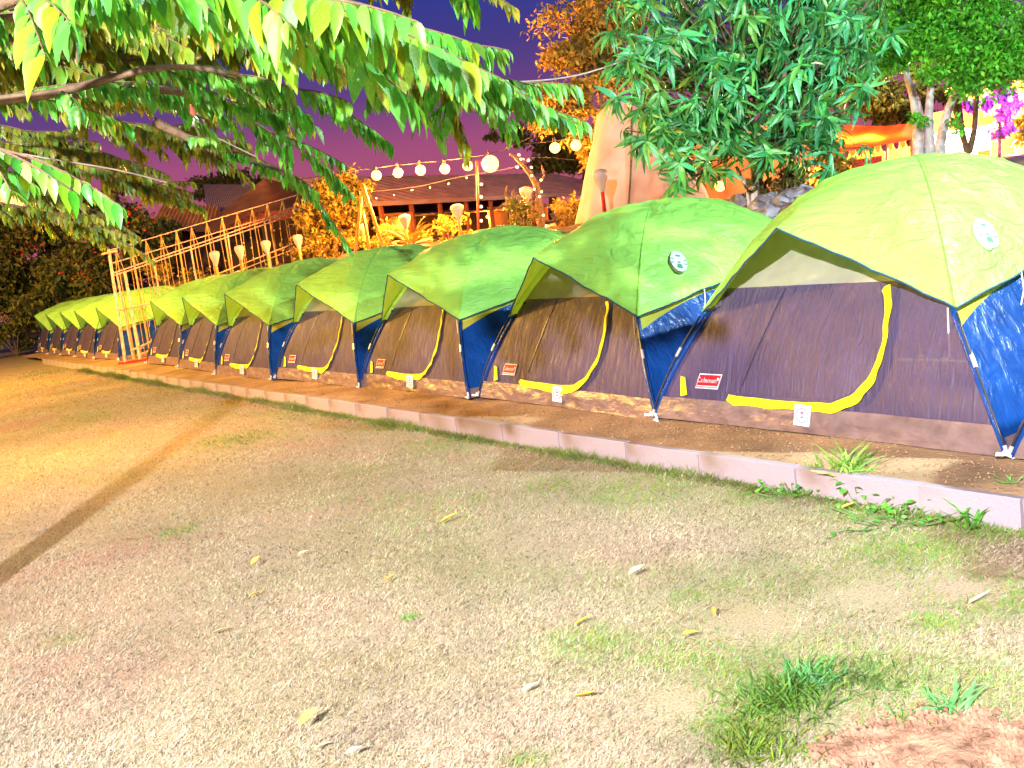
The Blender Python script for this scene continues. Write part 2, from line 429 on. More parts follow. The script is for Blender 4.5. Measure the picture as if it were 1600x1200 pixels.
    slab((fr[0] + fr[1] * .105 + fr[2] * .02, *fr[1:]), [(.012 * math.cos(a), .012 * math.sin(a)) for a in np.linspace(0, 2 * math.pi, 10)[:-1]], .006, .008).build('dot', M_white, patch)
    # white care tag with ring and hourglass mark
    p, ex, ez, nn = frame_on_wall(.02, .13, .062); a = .10
    ex2 = ex * math.cos(a) - ez * math.sin(a); ez2 = ex * math.sin(a) + ez * math.cos(a); fr = (p, ex2, ez2, nn)
    tg = slab(fr, [(-.062, -.075), (.058, -.078), (.064, .075), (-.058, .078)], 0, .003).build('care_tag', M_white, root)
    ring = MB(); n = 20; vs = []
    for i in range(n):
        for rr in (.042, .048):
            t = 2 * math.pi * i / n; vs.append((rr * math.cos(t), rr * math.sin(t) * 1.1))
    ring.add(plate(fr, vs, .005), [(2 * i, 2 * i + 1, (2 * i + 3) % (2 * n), (2 * i + 2) % (2 * n)) for i in range(n)]); ring.build('ring_mark', M_redlite, tg)
    slab(fr, [(-.018, .026), (.018, .026), (.004, .006), (-.004, .006)], .003, .0055).build('red_mark', M_redlite, tg)
    slab(fr, [(-.005, -.006), (.005, -.006), (.014, -.02), (-.014, -.02)], .003, .0055).build('red_mark', M_redlite, tg)
    # rainfly
    mb = MB()
    for k in range(4): mb.grid(lambda a, b, k=k: fly_pt(k, -1 + 2 * a, .02 + .98 * b, seed), 36, 26)
    fly = mb.build('rainfly', M_fly, root, True)
    for k in range(4):
        pts = [fly_pt(k, t, 1.0, seed) + np.array([0, 0, -.004]) for t in np.linspace(-1, 1, 37)]
        MB().tube(pts, .007, 5).build('edge_piping', M_pipe, fly)
    for k, sx in ((0, 1), (1, 1), (2, 1), (3, 1)):
        pts = [fly_pt(k, 1.0, q, seed) + np.array([0, 0, .004]) for q in np.linspace(.05, 1, 20)]
        MB().tube(pts, .008, 5).build('seam', M_fly, fly)
    # white emblem on the right-hand face of the fly
    e0 = fly_pt(1, -.56, .84, seed); e1 = fly_pt(1, -.56, .88, seed); e2 = fly_pt(1, -.51, .84, seed)
    ez = e0 - e1; ez /= np.linalg.norm(ez); ex = e2 - e0; nn = np.cross(ex, ez); nn /= np.linalg.norm(nn)
    if nn[0] < 0: nn = -nn
    ex = np.cross(ez, nn); fr = (e0 + nn * .030, ex, ez, nn)
    if emblem: em = slab(fr, [(.085 * math.cos(a), .125 * math.sin(a)) for a in np.linspace(0, 2 * math.pi, 25)[:-1]], -.030, .004).build('lantern_emblem', M_white, fly)
    for pts in ([(-.03, .075), (.03, .075), (.016, .055), (-.016, .055)], [(-.02, -.035), (.02, -.035), (.03, -.085), (-.03, -.085)], [(-.012, -.005), (.012, -.005), (.016, -.022), (-.016, -.022)],
                [(-.079, .03), (-.05, .02), (-.05, .012), (-.081, .02)], [(.079, .03), (.05, .02), (.05, .012), (.081, .02)], [(-.08, -.02), (-.05, -.02), (-.05, -.03), (-.078, -.032)], [(.08, -.02), (.05, -.02), (.05, -.03), (.078, -.032)]):
        if emblem: slab(fr, pts, .004, .006).build('emblem_cutout', M_lime_print, em)
    # poles, ferrules, pegs
    for sx in (-1, 1):
        for sy in (-1, 1):
            def pp(s, off): 
                v = warp(np.array([sx * HW * s, sy * HW * s, fz(s)])); o_ = np.array([sx * .707, sy * .707, .35]); return v + o_ * off
            pts = [pp(s, .035 + .02 * math.sin((1 - s) * 9)) for s in np.linspace(1.0, .80, 9)]
            pl = MB().tube(pts, .0075, 6).build('pole', M_pole, root, True)
            i = 4; MB().tube([pts[i] + (pts[i + 1] - pts[i]) * .1, pts[i] + (pts[i + 1] - pts[i]) * .9], .0125, 7).build('ferrule', M_silver, pl)
            MB().tube([pts[0] + np.array([0, 0, .0]), pts[0] + (pts[1] - pts[0]) * .35], .013, 7).build('ferrule', M_silver, pl)
            MB().tube([pp(s, .012) for s in np.linspace(1, .78, 8)], .022, 6).build('pole_sleeve', M_navy, root, True)
            b = np.array([sx * (HW + .03), sy * (HW + .03), 0.0])
            MB().tube([b + np.array([0, 0, .05]), b + np.array([sx * .02, sy * .01, .015]), b + np.array([sx * .05, sy * .03, .02]), b + np.array([sx * .03, sy * .05, .03]), b + np.array([0, 0, .02])], .012, 6).build('peg_loop', M_cord, root, True)
    # guy cords hanging from the fly tips
    for sx in (-1, 1):
        tpt = fly_pt(0, sx * 1.0, 1.0, seed) + np.array([-sx * .05, -.01, .0])
        pts = [tpt, tpt + np.array([.004, -.012, -.14]), tpt + np.array([.0, -.01, -.30]), tpt + np.array([-.015, -.012, -.325]), tpt + np.array([-.06, -.01, -.32])]
        if sx > 0: MB().tube(pts, .0055, 6).build('guy_cord', M_cord, root, True)
        else:
            c = tpt + np.array([.12, .12, .13]); MB().tube([c, c + np.array([-.03, -.05, -.10]), tpt + np.array([.02, .05, .0])], .005, 5).build('guy_cord', M_pole, root, True)
            MB().tube([tpt + np.array([-.0, .02, .01]), tpt + np.array([.07, .03, .02])], .012, 6).build('toggle', M_pole, root)
            MB().lathe(c, [(.001, -.018), (.016, -.01), (.018, .0), (.012, .014), (.001, .018)], 8).build('toggle', M_pole, root)
    sa = fly_pt(1, -.35, 1.0, seed)
    MB().tube([sa, sa + np.array([.03, -.03, -.12]), sa + np.array([.02, -.07, -.24]), sa + np.array([.03, -.12, -.25]), sa + np.array([.03, -.19, -.24])], .0055, 6).build('guy_cord', M_cord, root, True)
    MB().lathe(sa + np.array([.02, -.07, -.25]), [(.001, -.02), (.016, -.012), (.018, 0), (.01, .015), (.001, .018)], 8).build('toggle', M_cord, root)
    return root

TENT_XY = [(3.28, 7.79), (1.73, 10.33), (0.05, 13.06), (-1.62, 15.56), (-3.34, 18.09), (-4.91, 20.72), (-6.57, 23.64), (-9.96, 28.96), (-11.63, 31.53), (-13.18, 34.02), (-14.85, 36.71), (-16.52, 39.41)]
TENT_YAW = [-57.3, -59.9, -59.4, -56.5, -57.8, -59.8, -58.1, -56.8, -57.2, -57.7, -58.4, -59.2]
TENT_LAB = ['largest whole dome tent, bright lime fly with white emblem, nearest the camera',
    'second whole dome tent from the right, leaf shadows on its grey front',
    'third whole dome tent from the right, beside the tent with leaf shadows',
    'fourth whole dome tent from the right in the row',
    'fifth whole dome tent from the right in the row',
    'sixth whole dome tent from the right, second to the right of the white pipe frame',
    'dome tent standing just right of the white pipe frame legs',
    'dome tent standing just left of the white pipe frame legs',
    'small distant dome tent, fourth from the left end of the row',
    'small distant dome tent, third from the left end of the row',
    'small distant dome tent, second from the left end of the row',
    'farthest smallest dome tent at the left end of the row']
protos = [make_tent(1.3), make_tent(5.7), make_tent(9.2, False), make_tent(14.8, False)]
for i, ((x, y), yw, lb) in enumerate(zip(TENT_XY, TENT_YAW, TENT_LAB)):
    o = protos[i] if i < 4 else copy_tree(protos[2 + i % 2])
    o.location = (x, y, .148); o.rotation_euler = (R(random.uniform(-.6, .6)), R(random.uniform(-.6, .6)), R(yw))
    tag(o, lb, 'tent', 'lime and navy dome tents pitched in a row')
o = copy_tree(protos[2]); o.location = (4.93, 5.13, .148); o.rotation_euler = (0, 0, R(-57.5))
tag(o, 'dome tent cut off by the right edge, only its lower corner showing', 'tent', 'lime and navy dome tents pitched in a row')

# ------------------------------------------------------------------ foliage tools
def leaf_template(width=.36, droop=.18, fold=.10, rows=4):
    """pointed leaf along +X, length 1, hanging tip"""
    prof = [(0, .02), (.16, .72), (.36, 1.0), (.62, .78), (.84, .36), (1.0, 0.02)]
    V = []; F = []
    for (x, wd) in prof:
        z = -droop * x * x; hw = wd * width / 2
        V += [(x, -hw, z + fold * wd), (x, 0, z), (x, hw, z + fold * wd)]
    for i in range(len(prof) - 1):
        a = 3 * i; F += [(a, a + 1, a + 4, a + 3), (a + 1, a + 2, a + 5, a + 4)]
    return np.array(V, float), np.array(F, int)
def leaf_small():
    V = np.array([(0, 0, 0), (.45, -.24, .07), (1, 0, -.06), (.45, .24, .07)], float); F = np.array([(0, 1, 2), (0, 2, 3)], int)
    return V, F
def frames(dirs, ups):
    x = dirs / (np.linalg.norm(dirs, axis=1, keepdims=True) + 1e-9)
    y = np.cross(ups, x); y /= (np.linalg.norm(y, axis=1, keepdims=True) + 1e-9)
    z = np.cross(x, y); return np.stack([x, y, z], 2)      # columns
def batch(tpl, pos, M, size):
    V, F = tpl; n = len(pos)
    P = np.einsum('nij,kj->nki', M, V) * size[:, None, None] + pos[:, None, :]
    FF = (F[None] + (np.arange(n) * len(V))[:, None, None]).reshape(-1, F.shape[1])
    return P.reshape(-1, 3), FF
def tints(n, k, lo=.55, hi=1.35, hue=.25):
    t = RNG.uniform(lo, hi, n); c = np.stack([t * (1 + RNG.uniform(-hue, hue, n)), t, t * (1 + RNG.uniform(-hue, hue, n))], 1)
    return np.repeat(np.clip(c, 0, 2), k, 0)
def cloud(name, blobs, size, material, parent, tpl=None, hang=.35, shell=.55, lo=.5, hi=1.4, hue=.25):
    """leaves through the volume of uneven clumps; blobs = (centre, (rx,ry,rz), count)"""
    tpl = tpl or leaf_small(); pos = []
    for c, r, n in blobs:
        d = RNG.normal(size=(n, 3)); d /= np.linalg.norm(d, axis=1, keepdims=True)
        rad = shell + (1 - shell) * RNG.random(n); rad *= 1 + .28 * np.sin(d[:, 0] * 5 + c[0]) * np.cos(d[:, 2] * 4 + c[1])
        pos.append(np.asarray(c) + d * rad[:, None] * np.asarray(r) + RNG.normal(size=(n, 3)) * .04)
    pos = np.concatenate(pos); n = len(pos)
    dr = RNG.normal(size=(n, 3)); dr[:, 2] -= hang * 2; up = RNG.normal(size=(n, 3)) * .7 + np.array([0, 0, 1.])
    P, F = batch(tpl, pos, frames(dr, up), RNG.uniform(.65, 1.3, n) * size)
    return npmesh(name, P, F, material, parent, tints(n, len(tpl[0]), lo, hi, hue))
def clumps(c, r, k, n, cr=.38):
    """k sub-clumps scattered in an ellipsoid"""
    out_ = []
    for _ in range(k):
        d = RNG.normal(size=3); d /= np.linalg.norm(d); p = np.asarray(c) + d * np.asarray(r) * RNG.uniform(.35, 1.0)
        s = RNG.uniform(.6, 1.3) * cr
        out_.append((p, (r[0] * s, r[1] * s, r[2] * s * .8), max(n // k, 4)))
    return out_
def bez(pts, n):
    pts = [np.asarray(p, float) for p in pts]; out_ = []
    for i in range(n + 1):
        t = i / n * (len(pts) - 1); k = min(int(t), len(pts) - 2); f = t - k
        p0 = pts[max(k - 1, 0)]; p1 = pts[k]; p2 = pts[k + 1]; p3 = pts[min(k + 2, len(pts) - 1)]
        out_.append(.5 * ((2 * p1) + (p2 - p0) * f + (2 * p0 - 5 * p1 + 4 * p2 - p3) * f * f + (3 * p1 - p0 - 3 * p2 + p3) * f ** 3))
    return out_
def emit_leaves(tree, tpl, pos, M, size, col, material, nmax, leafname='leaf'):
    """largest-looking leaves as single parts, the rest as one crown mesh"""
    X, Y, Z = proj(pos); ok = (X > -20) & (X < 1620) & (Y > -20) & (Y < 1220) & (Z > .5)
    sc_ = np.where(ok, size / np.maximum(Z, .1), 0); order = np.argsort(-sc_); big = order[:nmax]; rest = order[nmax:]
    V, F = tpl; nv = 6
    meshes = []
    for i in range(nv):
        me = bpy.data.meshes.new(leafname); Vv = V.copy(); Vv[:, 2] *= RNG.uniform(.6, 1.5); Vv[:, 1] *= RNG.uniform(.85, 1.15)
        me.from_pydata(Vv.tolist(), [], F.tolist()); me.update(); me.polygons.foreach_set('use_smooth', [True] * len(F)); me.materials.append(material)
        a = me.color_attributes.new('tint', 'FLOAT_COLOR', 'POINT'); t = [.6, .95, 1.1, 1.25, .8, 1.15][i]
        cc = np.ones((len(V), 4), np.float32); cc[:, :3] = (t * [.9, .8, 1.6, 1.0, 2.4, 1.2][i], t, t * [.9, 1.6, .6, 1.2, .5, .9][i]); a.data.foreach_set('color', cc.ravel())  # yellowish tints put warm lamplight into some of the leaf colours
        meshes.append(me)
    base = np.array(tree.location)
    for j in big:
        o = bpy.data.objects.new(leafname, meshes[int(RNG.integers(nv))]); COL.objects.link(o); o.parent = tree
        mm = Matrix.Identity(4)
        for a in range(3):
            for b in range(3): mm[a][b] = M[j][a][b] * size[j]
            mm[a][3] = pos[j][a] - base[a]
        o.matrix_local = mm
    P, Fr = batch(tpl, pos[rest] - base, M[rest], size[rest])
    cr_ = npmesh('crown', P, Fr, material, tree, np.repeat(col[rest], len(V), 0), True); tag(cr_, kind='stuff')
    return cr_

# ------------------------------------------------------------------ overhanging tree, upper left
def overhang():
    T0 = np.array([-3.45, 4.9, 0.0]); tree = empty('overhanging_tree', T0)
    tag(tree, 'leafy tree reaching in from the upper left with long drooping bright green leaves', 'tree')
    def L(*pts): return [at(*p) for p in pts]
    hub = np.array([-3.35, 5.0, 2.3])
    MB().tube(bez([T0 - T0 - np.array([0, 0, .1]), np.array([.05, .02, 1.1]), hub - T0], 10), [.13, .12, .115, .11, .105, .10, .10, .095, .09, .09, .085], 10).build('trunk', M_bark, tree, True)
    limbs = [  # polyline in space, twigs, leaf size
        (L((-260, 210, 4.7), (-60, 40, 3.6), (160, -30, 3.2), (360, -10, 3.0), (490, 5, 3.0)), 22, .17),
        (L((-60, 40, 3.6), (200, -60, 3.6), (480, -85, 3.7), (700, -95, 3.9), (830, -90, 4.2)), 36, .13),
        (L((-60, 40, 3.6), (250, -5, 3.5), (470, 15, 3.7), (600, 52, 4.0), (690, 108, 4.5), (765, 160, 5.0)), 44, .13),
        (L((-180, 170, 4.6), (60, 150, 4.4), (260, 105, 4.3), (430, 130, 4.5), (505, 155, 4.6)), 18, .11),
        (L((60, 150, 4.6), (240, 140, 4.6), (330, 158, 4.7), (420, 205, 5.0), (490, 245, 5.3)), 14, .10),
        (L((240, 190, 5.6), (360, 245, 5.8), (450, 270, 5.9), (508, 330, 6.1)), 7, .095),
        (L((-260, 190, 3.6), (-120, 205, 3.2), (-30, 225, 3.1), (45, 245, 3.1)), 6, .11),
        (L((-200, 60, 5.6), (60, 60, 5.6), (220, 85, 5.8), (350, 60, 5.9), (500, 75, 6.2), (640, 110, 6.6)), 40, .13),
        (L((-240, 150, 6.4), (30, 150, 6.5), (160, 185, 6.6), (260, 205, 6.9), (330, 235, 7.2)), 20, .125),
        (L((-240, 210, 7.4), (0, 225, 7.6), (110, 255, 7.8), (200, 285, 8.2), (270, 300, 8.6)), 22, .125),
        (L((-200, -10, 6.6), (100, 0, 6.8), (300, 15, 7.0), (480, 35, 7.2), (560, 80, 7.4)), 40, .14),
        (L((-200, 300, 8.6), (-20, 315, 8.8), (80, 335, 9.0), (160, 360, 9.3)), 18, .125),
        (L((560, 20, 4.4), (640, 45, 4.6), (672, 90, 4.7), (690, 125, 4.8)), 8, .115),
        (L((250, -90, 5.4), (480, -70, 5.4), (600, -70, 5.6), (680, -60, 5.8)), 24, .13),
        (L((-260, -50, 4.4), (0, -20, 4.6), (120, 15, 4.8), (260, 40, 5.0), (420, 65, 5.4)), 34, .135),
        (L((-260, 90, 5.0), (-40, 90, 5.0), (80, 110, 5.2), (180, 120, 5.4)), 20, .13),
        (L((-220, 110, 7.0), (0, 115, 7.1), (140, 140, 7.3), (250, 150, 7.5)), 34, .125),
        (L((-220, 190, 8.0), (-20, 195, 8.1), (90, 220, 8.3), (190, 250, 8.6)), 30, .125),
        (L((-220, 260, 9.0), (-40, 270, 9.2), (60, 300, 9.4), (150, 330, 9.6)), 26, .13),
        (L((-220, 30, 8.0), (0, 35, 8.1), (150, 60, 8.3), (300, 100, 8.5), (420, 150, 8.8)), 36, .13),
    ]
    pos = []; dr = []; up = []; size = []; lid = []
    for li, (pl, k, ls) in enumerate(limbs):
        if li >= 7 and li != 12: k = int(k * 1.55)
        n = 26; pts = bez(pl, n); rad = [max(.030 * (1 - i / n) ** 1.1, .005) for i in range(n + 1)]
        if li in (1, 2, 12): rad = [r * .7 for r in rad]
        MB().tube([p - T0 for p in pts], rad, 6).build('limb', M_bark, tree, True)
        tw = MB()
        for j in range(k):
            s = .12 + .88 * (j + RNG.random()) / k; f = s * n; i = min(int(f), n - 1); p = pts[i] + (pts[i + 1] - pts[i]) * (f - i)
            tan = pts[i + 1] - pts[i]; tan /= np.linalg.norm(tan); side = np.cross(tan, [0, 0, 1]); side /= np.linalg.norm(side) + 1e-9
            d = tan * RNG.uniform(.35, .9) + side * RNG.choice([-1, 1]) * RNG.uniform(.3, .9) + np.array([0, 0, RNG.uniform(-.25, .3)])
            if j >= k - 2: d = tan + np.array([0, 0, -.1])
            d /= np.linalg.norm(d); ln = RNG.uniform(.22, .52) * (ls / .125)
            q = [p + d * ln * a - np.array([0, 0, -.0 + .18 * ln * a * a]) for a in np.linspace(0, 1, 7)]
            tw.tube([x - T0 for x in q], [.005, .005, .004, .004, .003, .003, .002], 4, False)
            m_ = int(ln / (ls * .135)); sd = np.cross(d, [0, 0, 1.]); sd /= np.linalg.norm(sd) + 1e-9
            for a in range(m_):
                fa = (a + .6) / m_ * 6; ia = min(int(fa), 5); lp = q[ia] + (q[ia + 1] - q[ia]) * (fa - ia)
                sg = 1 if a % 2 else -1
                v = d * .35 + sd * sg * RNG.uniform(.25, .65) + np.array([0, 0, -RNG.uniform(.7, 1.35)]) + RNG.normal(size=3) * .12
                lid.append(li); pos.append(lp); dr.append(v); up.append(d * .6 + np.array([0, 0, 1.]) + sd * sg * .8 + RNG.normal(size=3) * .3); size.append(ls * RNG.uniform(.42, .98))
        tg = tw.build('twigs', M_bark, tree); tag(tg, kind='stuff')
    pos = np.array(pos); M = frames(np.array(dr), np.array(up)); n = len(pos)
    colr = tints(n, 1, .45, 1.35, .5); lamp_tinted = np.array(lid) >= 7; colr[lamp_tinted] *= np.array([1.7, .62, .45])    # golden lamplight and shade put into the far limbs' leaf colour
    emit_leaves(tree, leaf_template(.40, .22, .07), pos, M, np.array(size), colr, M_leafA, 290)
    return n
N1 = overhang()

# ------------------------------------------------------------------ mango tree behind the big tents
def mango():
    b = at(1185, 332, 13.4); b[2] = height(*UN(b)) - .05; tree = empty('mango_tree', b)
    tag(tree, 'mango tree with whorls of long teal green leaves behind the two nearest tents', 'tree')
    c = at(1150, 120, 12.6)
    def q(px, py, t=13.4): return at(px, py, t) - b
    trunks = [[q(1178, 345), q(1180, 300), q(1176, 250), q(1150, 190), q(1120, 110)], [q(1190, 345), q(1184, 300), q(1190, 260), q(1215, 180, 12.2), q(1230, 80, 12)], [q(1205, 340, 13.5), q(1196, 300, 13.5), q(1180, 265, 13.3), q(1240, 190, 12.9), q(1300, 130, 12.9)]]
    for i, t in enumerate(trunks):
        MB().tube(bez(t, 12), [.075 - .004 * k for k in range(13)], 8).build('trunk', M_barkW if i < 1 else M_bark, tree, True)
    MB().tube(bez([q(1170, 345), q(1168, 300), q(1150, 260)], 6), .022, 6).build('trunk', M_barkW, tree, True)
    pos = []; dr = []; up = []; size = []; br = MB()
    spec = [((1150, 60), (200, 110), 170), ((1060, 120), (100, 90), 55), ((1230, 110), (130, 110), 85), ((1000, 185), (60, 40), 16), ((1100, 210), (80, 50), 26), ((1200, 200), (110, 55), 34), ((1090, 265), (50, 30), 10), ((1290, 220), (70, 50), 18), ((1200, -40), (200, 70), 40), ((1330, 60), (70, 80), 20), ((985, 60), (50, 70), 12)]
    for (cx, cy), (rx, ry), k in spec:
        for _ in range(k):
            a = RNG.uniform(0, 2 * math.pi); rr = math.sqrt(RNG.random()); px = cx + rx * rr * math.cos(a); py = cy + ry * rr * math.sin(a)
            t = RNG.uniform(11.5, 13.6); p = at(px, py, t)
            cc = at(1185 + (px - 1185) * .35, 190 + (py - 190) * .45, 12.7); dq = (cc - p); dq *= min(1, .7 / (np.linalg.norm(dq) + 1e-6)); br.tube([p - b, p + dq * .5 - b - np.array([0, 0, .06]), p + dq - b + RNG.normal(size=3) * .06], [.006, .009, .012], 4, False)
            ax = (p - c) * np.array([.5, .5, .3]) + np.array([0, -.25, .2]) + RNG.normal(size=3) * .6; ax /= np.linalg.norm(ax)
            e1 = np.cross(ax, [.3, .2, 1.]); e1 /= np.linalg.norm(e1); e2 = np.cross(ax, e1); nl = int(RNG.integers(8, 16))
            for j in range(nl):
                th = j * 2.4 + RNG.uniform(-.3, .3); el = RNG.uniform(-.4, .9)
                v = (e1 * math.cos(th) + e2 * math.sin(th)) * math.cos(el) + ax * math.sin(el) + np.array([0, 0, -RNG.uniform(.2, 1.0)])
                pos.append(p + ax * RNG.uniform(-.08, .04)); dr.append(v); up.append(ax + np.array([0, 0, .4])); size.append(RNG.uniform(.13, .34))
    tag(br.build('twigs', M_bark, tree), kind='stuff')
    pos = np.array(pos); M = frames(np.array(dr), np.array(up)); n = len(pos); col = tints(n, 1, .5, 1.45, .45)
    pk = RNG.random(n) < .012; col[pk] = np.array([6.0, 1.4, 2.6])
    emit_leaves(tree, leaf_template(.23, .42, .06), pos, M, np.array(size), col, M_leafM, 280)
mango()

# ------------------------------------------------------------------ other trees
def tree(name, label, base_px, t, trunk_pts, rad, blobs, size, leafmat, barkmat=None, hang=.3, lo=.5, hi=1.4, hue=.25, group=None):
    b = at(*base_px, t); u_, n_ = UN(b); b[2] = height(u_, n_) - .05 if n_ > 1.9 else (.0 if n_ < -2.3 else .1)
    o = empty(name, b); tag(o, label, 'tree', group)
    for i, tp in enumerate(trunk_pts):
        P = [at(px, py, t + dt) - b for px, py, dt in tp]; P[0][2] = min(P[0][2], 0) if i == 0 else P[0][2]
        n = 10; MB().tube(bez(P, n), [rad * (1 - .065 * k) for k in range(n + 1)], 8).build('trunk' if i == 0 or abs(tp[0][1] - trunk_pts[0][0][1]) < 15 else 'limb', barkmat or M_bark, o, True)
    bl = []
    for (px, py, dt, rx, ry, rd, k, n) in blobs:
        s = (t + dt) / F_PX; bl += clumps(at(px, py, t + dt) - b, (rx * s, rd, ry * s), k, n)
    c = cloud('crown', bl, size, leafmat, o, None, hang, .35, lo, hi, hue); tag(c, kind='stuff')
    return o
tree('leafy_tree', 'fine-leaved vivid green tree with clustered pale trunks at the top right', (1450, 275), 19,
     [[(1435, 290, 0), (1434, 230, 0), (1428, 160, 0), (1400, 60, 0)], [(1452, 290, 0), (1452, 220, 0), (1453, 150, 0), (1470, 40, 0)], [(1466, 290, .2), (1470, 220, .2), (1490, 150, .2), (1540, 50, 0)], [(1444, 290, .3), (1441, 200, .3), (1425, 130, .3)]],
     .13, [(1450, 0, 0, 160, 100, 1.4, 44, 11000), (1560, 50, -.6, 90, 95, 1.0, 24, 6500), (1390, 70, -.3, 80, 65, .8, 18, 4200), (1480, 70, .8, 130, 70, .8, 20, 5000), (1530, 115, 0, 80, 35, .7, 12, 1600), (1470, 105, -.6, 60, 35, .5, 8, 900), (1430, 190, -.4, 18, 18, .2, 2, 120), (1500, 195, -.4, 25, 14, .2, 2, 120), (1330, 40, .5, 60, 60, .8, 8, 1500)], .115, M_leafF, M_barkW, lo=.5, hi=1.6)
tree('leafy_tree', 'tall orange-lit tree behind the tall rounded canvas tent', (960, 330), 24,
     [[(955, 340, 0), (950, 250, 0), (940, 170, 0), (930, 60, 0)], [(942, 190, 0), (900, 150, 0), (860, 130, 0)], [(940, 215, 0), (890, 185, -.3), (840, 170, -.6)]],
     .12, [(930, 40, 0, 85, 75, 1.6, 26, 6500), (890, 110, 0, 60, 50, 1.2, 16, 3000), (875, 165, -.6, 75, 40, 1.0, 20, 3200), (930, 200, -.4, 50, 50, 1.0, 12, 2200), (960, 120, .3, 50, 70, 1., 10, 2000)], .15, M_leafO, lo=.2, hi=1.4, hue=.35)
tree('leafy_tree', 'small yellow-lit tree just right of the white pipe frame', (520, 395), 30,
     [[(525, 410, 0), (522, 350, 0), (515, 300, 0)], [(535, 410, .3), (545, 350, .3), (550, 310, .3)]],
     .08, [(520, 300, 0, 55, 48, 1.1, 22, 3600), (505, 345, 0, 45, 40, 1.0, 12, 1700), (548, 335, 0, 28, 45, .8, 8, 1100)], .16, M_leafO, lo=.25, hi=1.5, hue=.35)
T_DARK = tree('leafy_tree', 'dark tree mass behind the farthest tents at the left edge', (60, 480), 44,
     [[(60, 500, 0), (62, 420, 0), (70, 330, 0)]],
     .2, [(60, 400, 0, 110, 90, 3, 30, 8000), (-20, 340, 0, 90, 110, 3, 16, 4000), (0, 460, -1, 110, 50, 2, 20, 6000), (130, 440, 1, 110, 60, 2, 20, 6000), (140, 330, 1, 90, 60, 2.5, 16, 3500)], .30, M_leafD, lo=.15, hi=1.7, hue=.4)
T_BUSH = tree('leafy_tree', 'dark red-flowering bush tree behind the left end of the pipe frame', (190, 470), 40,
     [[(190, 480, 0), (190, 420, 0), (195, 370, 0)]],
     .15, [(150, 410, 0, 90, 60, 2, 22, 4200), (230, 370, 0, 50, 45, 1.6, 10, 1800), (110, 450, -1, 80, 45, 1.6, 14, 2600)], .26, M_leafD)
tree('leafy_tree', 'dark distant tree on the skyline above the left shed roof', (350, 330), 70,
     [[(350, 420, 0), (350, 330, 0), (345, 270, 0)]], .2, [(345, 285, 0, 45, 25, 2, 12, 1500), (420, 300, 0, 50, 30, 2, 10, 1200)], .4, M_leafD)
tree('leafy_tree', 'dark distant tree rising behind the hall roof near the largest bulb', (850, 300), 62,
     [[(860, 360, 0), (862, 290, 0), (865, 220, 0)]], .2, [(865, 225, 0, 60, 55, 2.5, 18, 2600), (920, 245, 0, 40, 40, 2, 8, 1200), (790, 215, 0, 40, 16, 1.5, 5, 400)], .4, M_leafD)
tree('leafy_tree', 'orange-lit bushy tree overhanging the bright wall at the right edge', (1620, 260), 24,
     [[(1620, 300, 0), (1615, 220, 0), (1600, 150, 0)]], .12, [(1590, 120, .5, 70, 45, 1.4, 16, 2600), (1545, 150, .8, 60, 30, 1.0, 10, 1300), (1590, 200, .2, 35, 25, .6, 6, 700)], .17, M_leafO, lo=.6, hi=1.5)
tree('leafy_tree', 'dark brown-lit tree between the pavilion and the pale clustered trunks', (1395, 250), 29,
     [[(1395, 300, 0), (1395, 220, 0), (1390, 150, 0)]], .12, [(1385, 150, 0, 60, 50, 1.5, 16, 3000), (1330, 120, 0, 50, 60, 1.5, 12, 2200), (1470, 160, 1, 60, 40, 1.2, 10, 1800)], .2, M_leafD)
M_violet = mat('bougainvillea', (0.42, 0.10, 0.40), .6, .2, 6, 0, 1, .2, transl=.3, attr=True)
tree('flowering_shrub', 'violet-lit bougainvillea hanging above the bright wall on the right', (1545, 225), 21.5,
     [[(1560, 270, 0), (1562, 220, 0), (1560, 170, 0)]], .05, [(1570, 160, 0, 28, 30, .4, 8, 800), (1528, 165, 0, 26, 16, .3, 6, 420), (1562, 195, 0, 22, 18, .3, 5, 300)], .13, M_violet)
# forked bare trunk in front of the bright wall
b = at(1515, 262, 20.5)
tr = tag(empty('forked_tree', b), 'thin forked orange-lit trunk standing against the bright white wall', 'tree')
for pts in ([(1515, 275), (1514, 248), (1512, 235)], [(1512, 238), (1503, 205), (1500, 170), (1495, 130)], [(1514, 238), (1522, 205), (1525, 170), (1528, 140)], [(1503, 200), (1492, 170), (1488, 140)]):
    MB().tube(bez([at(x, y, 20.5) - b for x, y in pts], 8), [.07 - .004 * k for k in range(9)], 7).build('trunk' if pts[0][1] == 275 else 'limb', M_bark, tr, True)

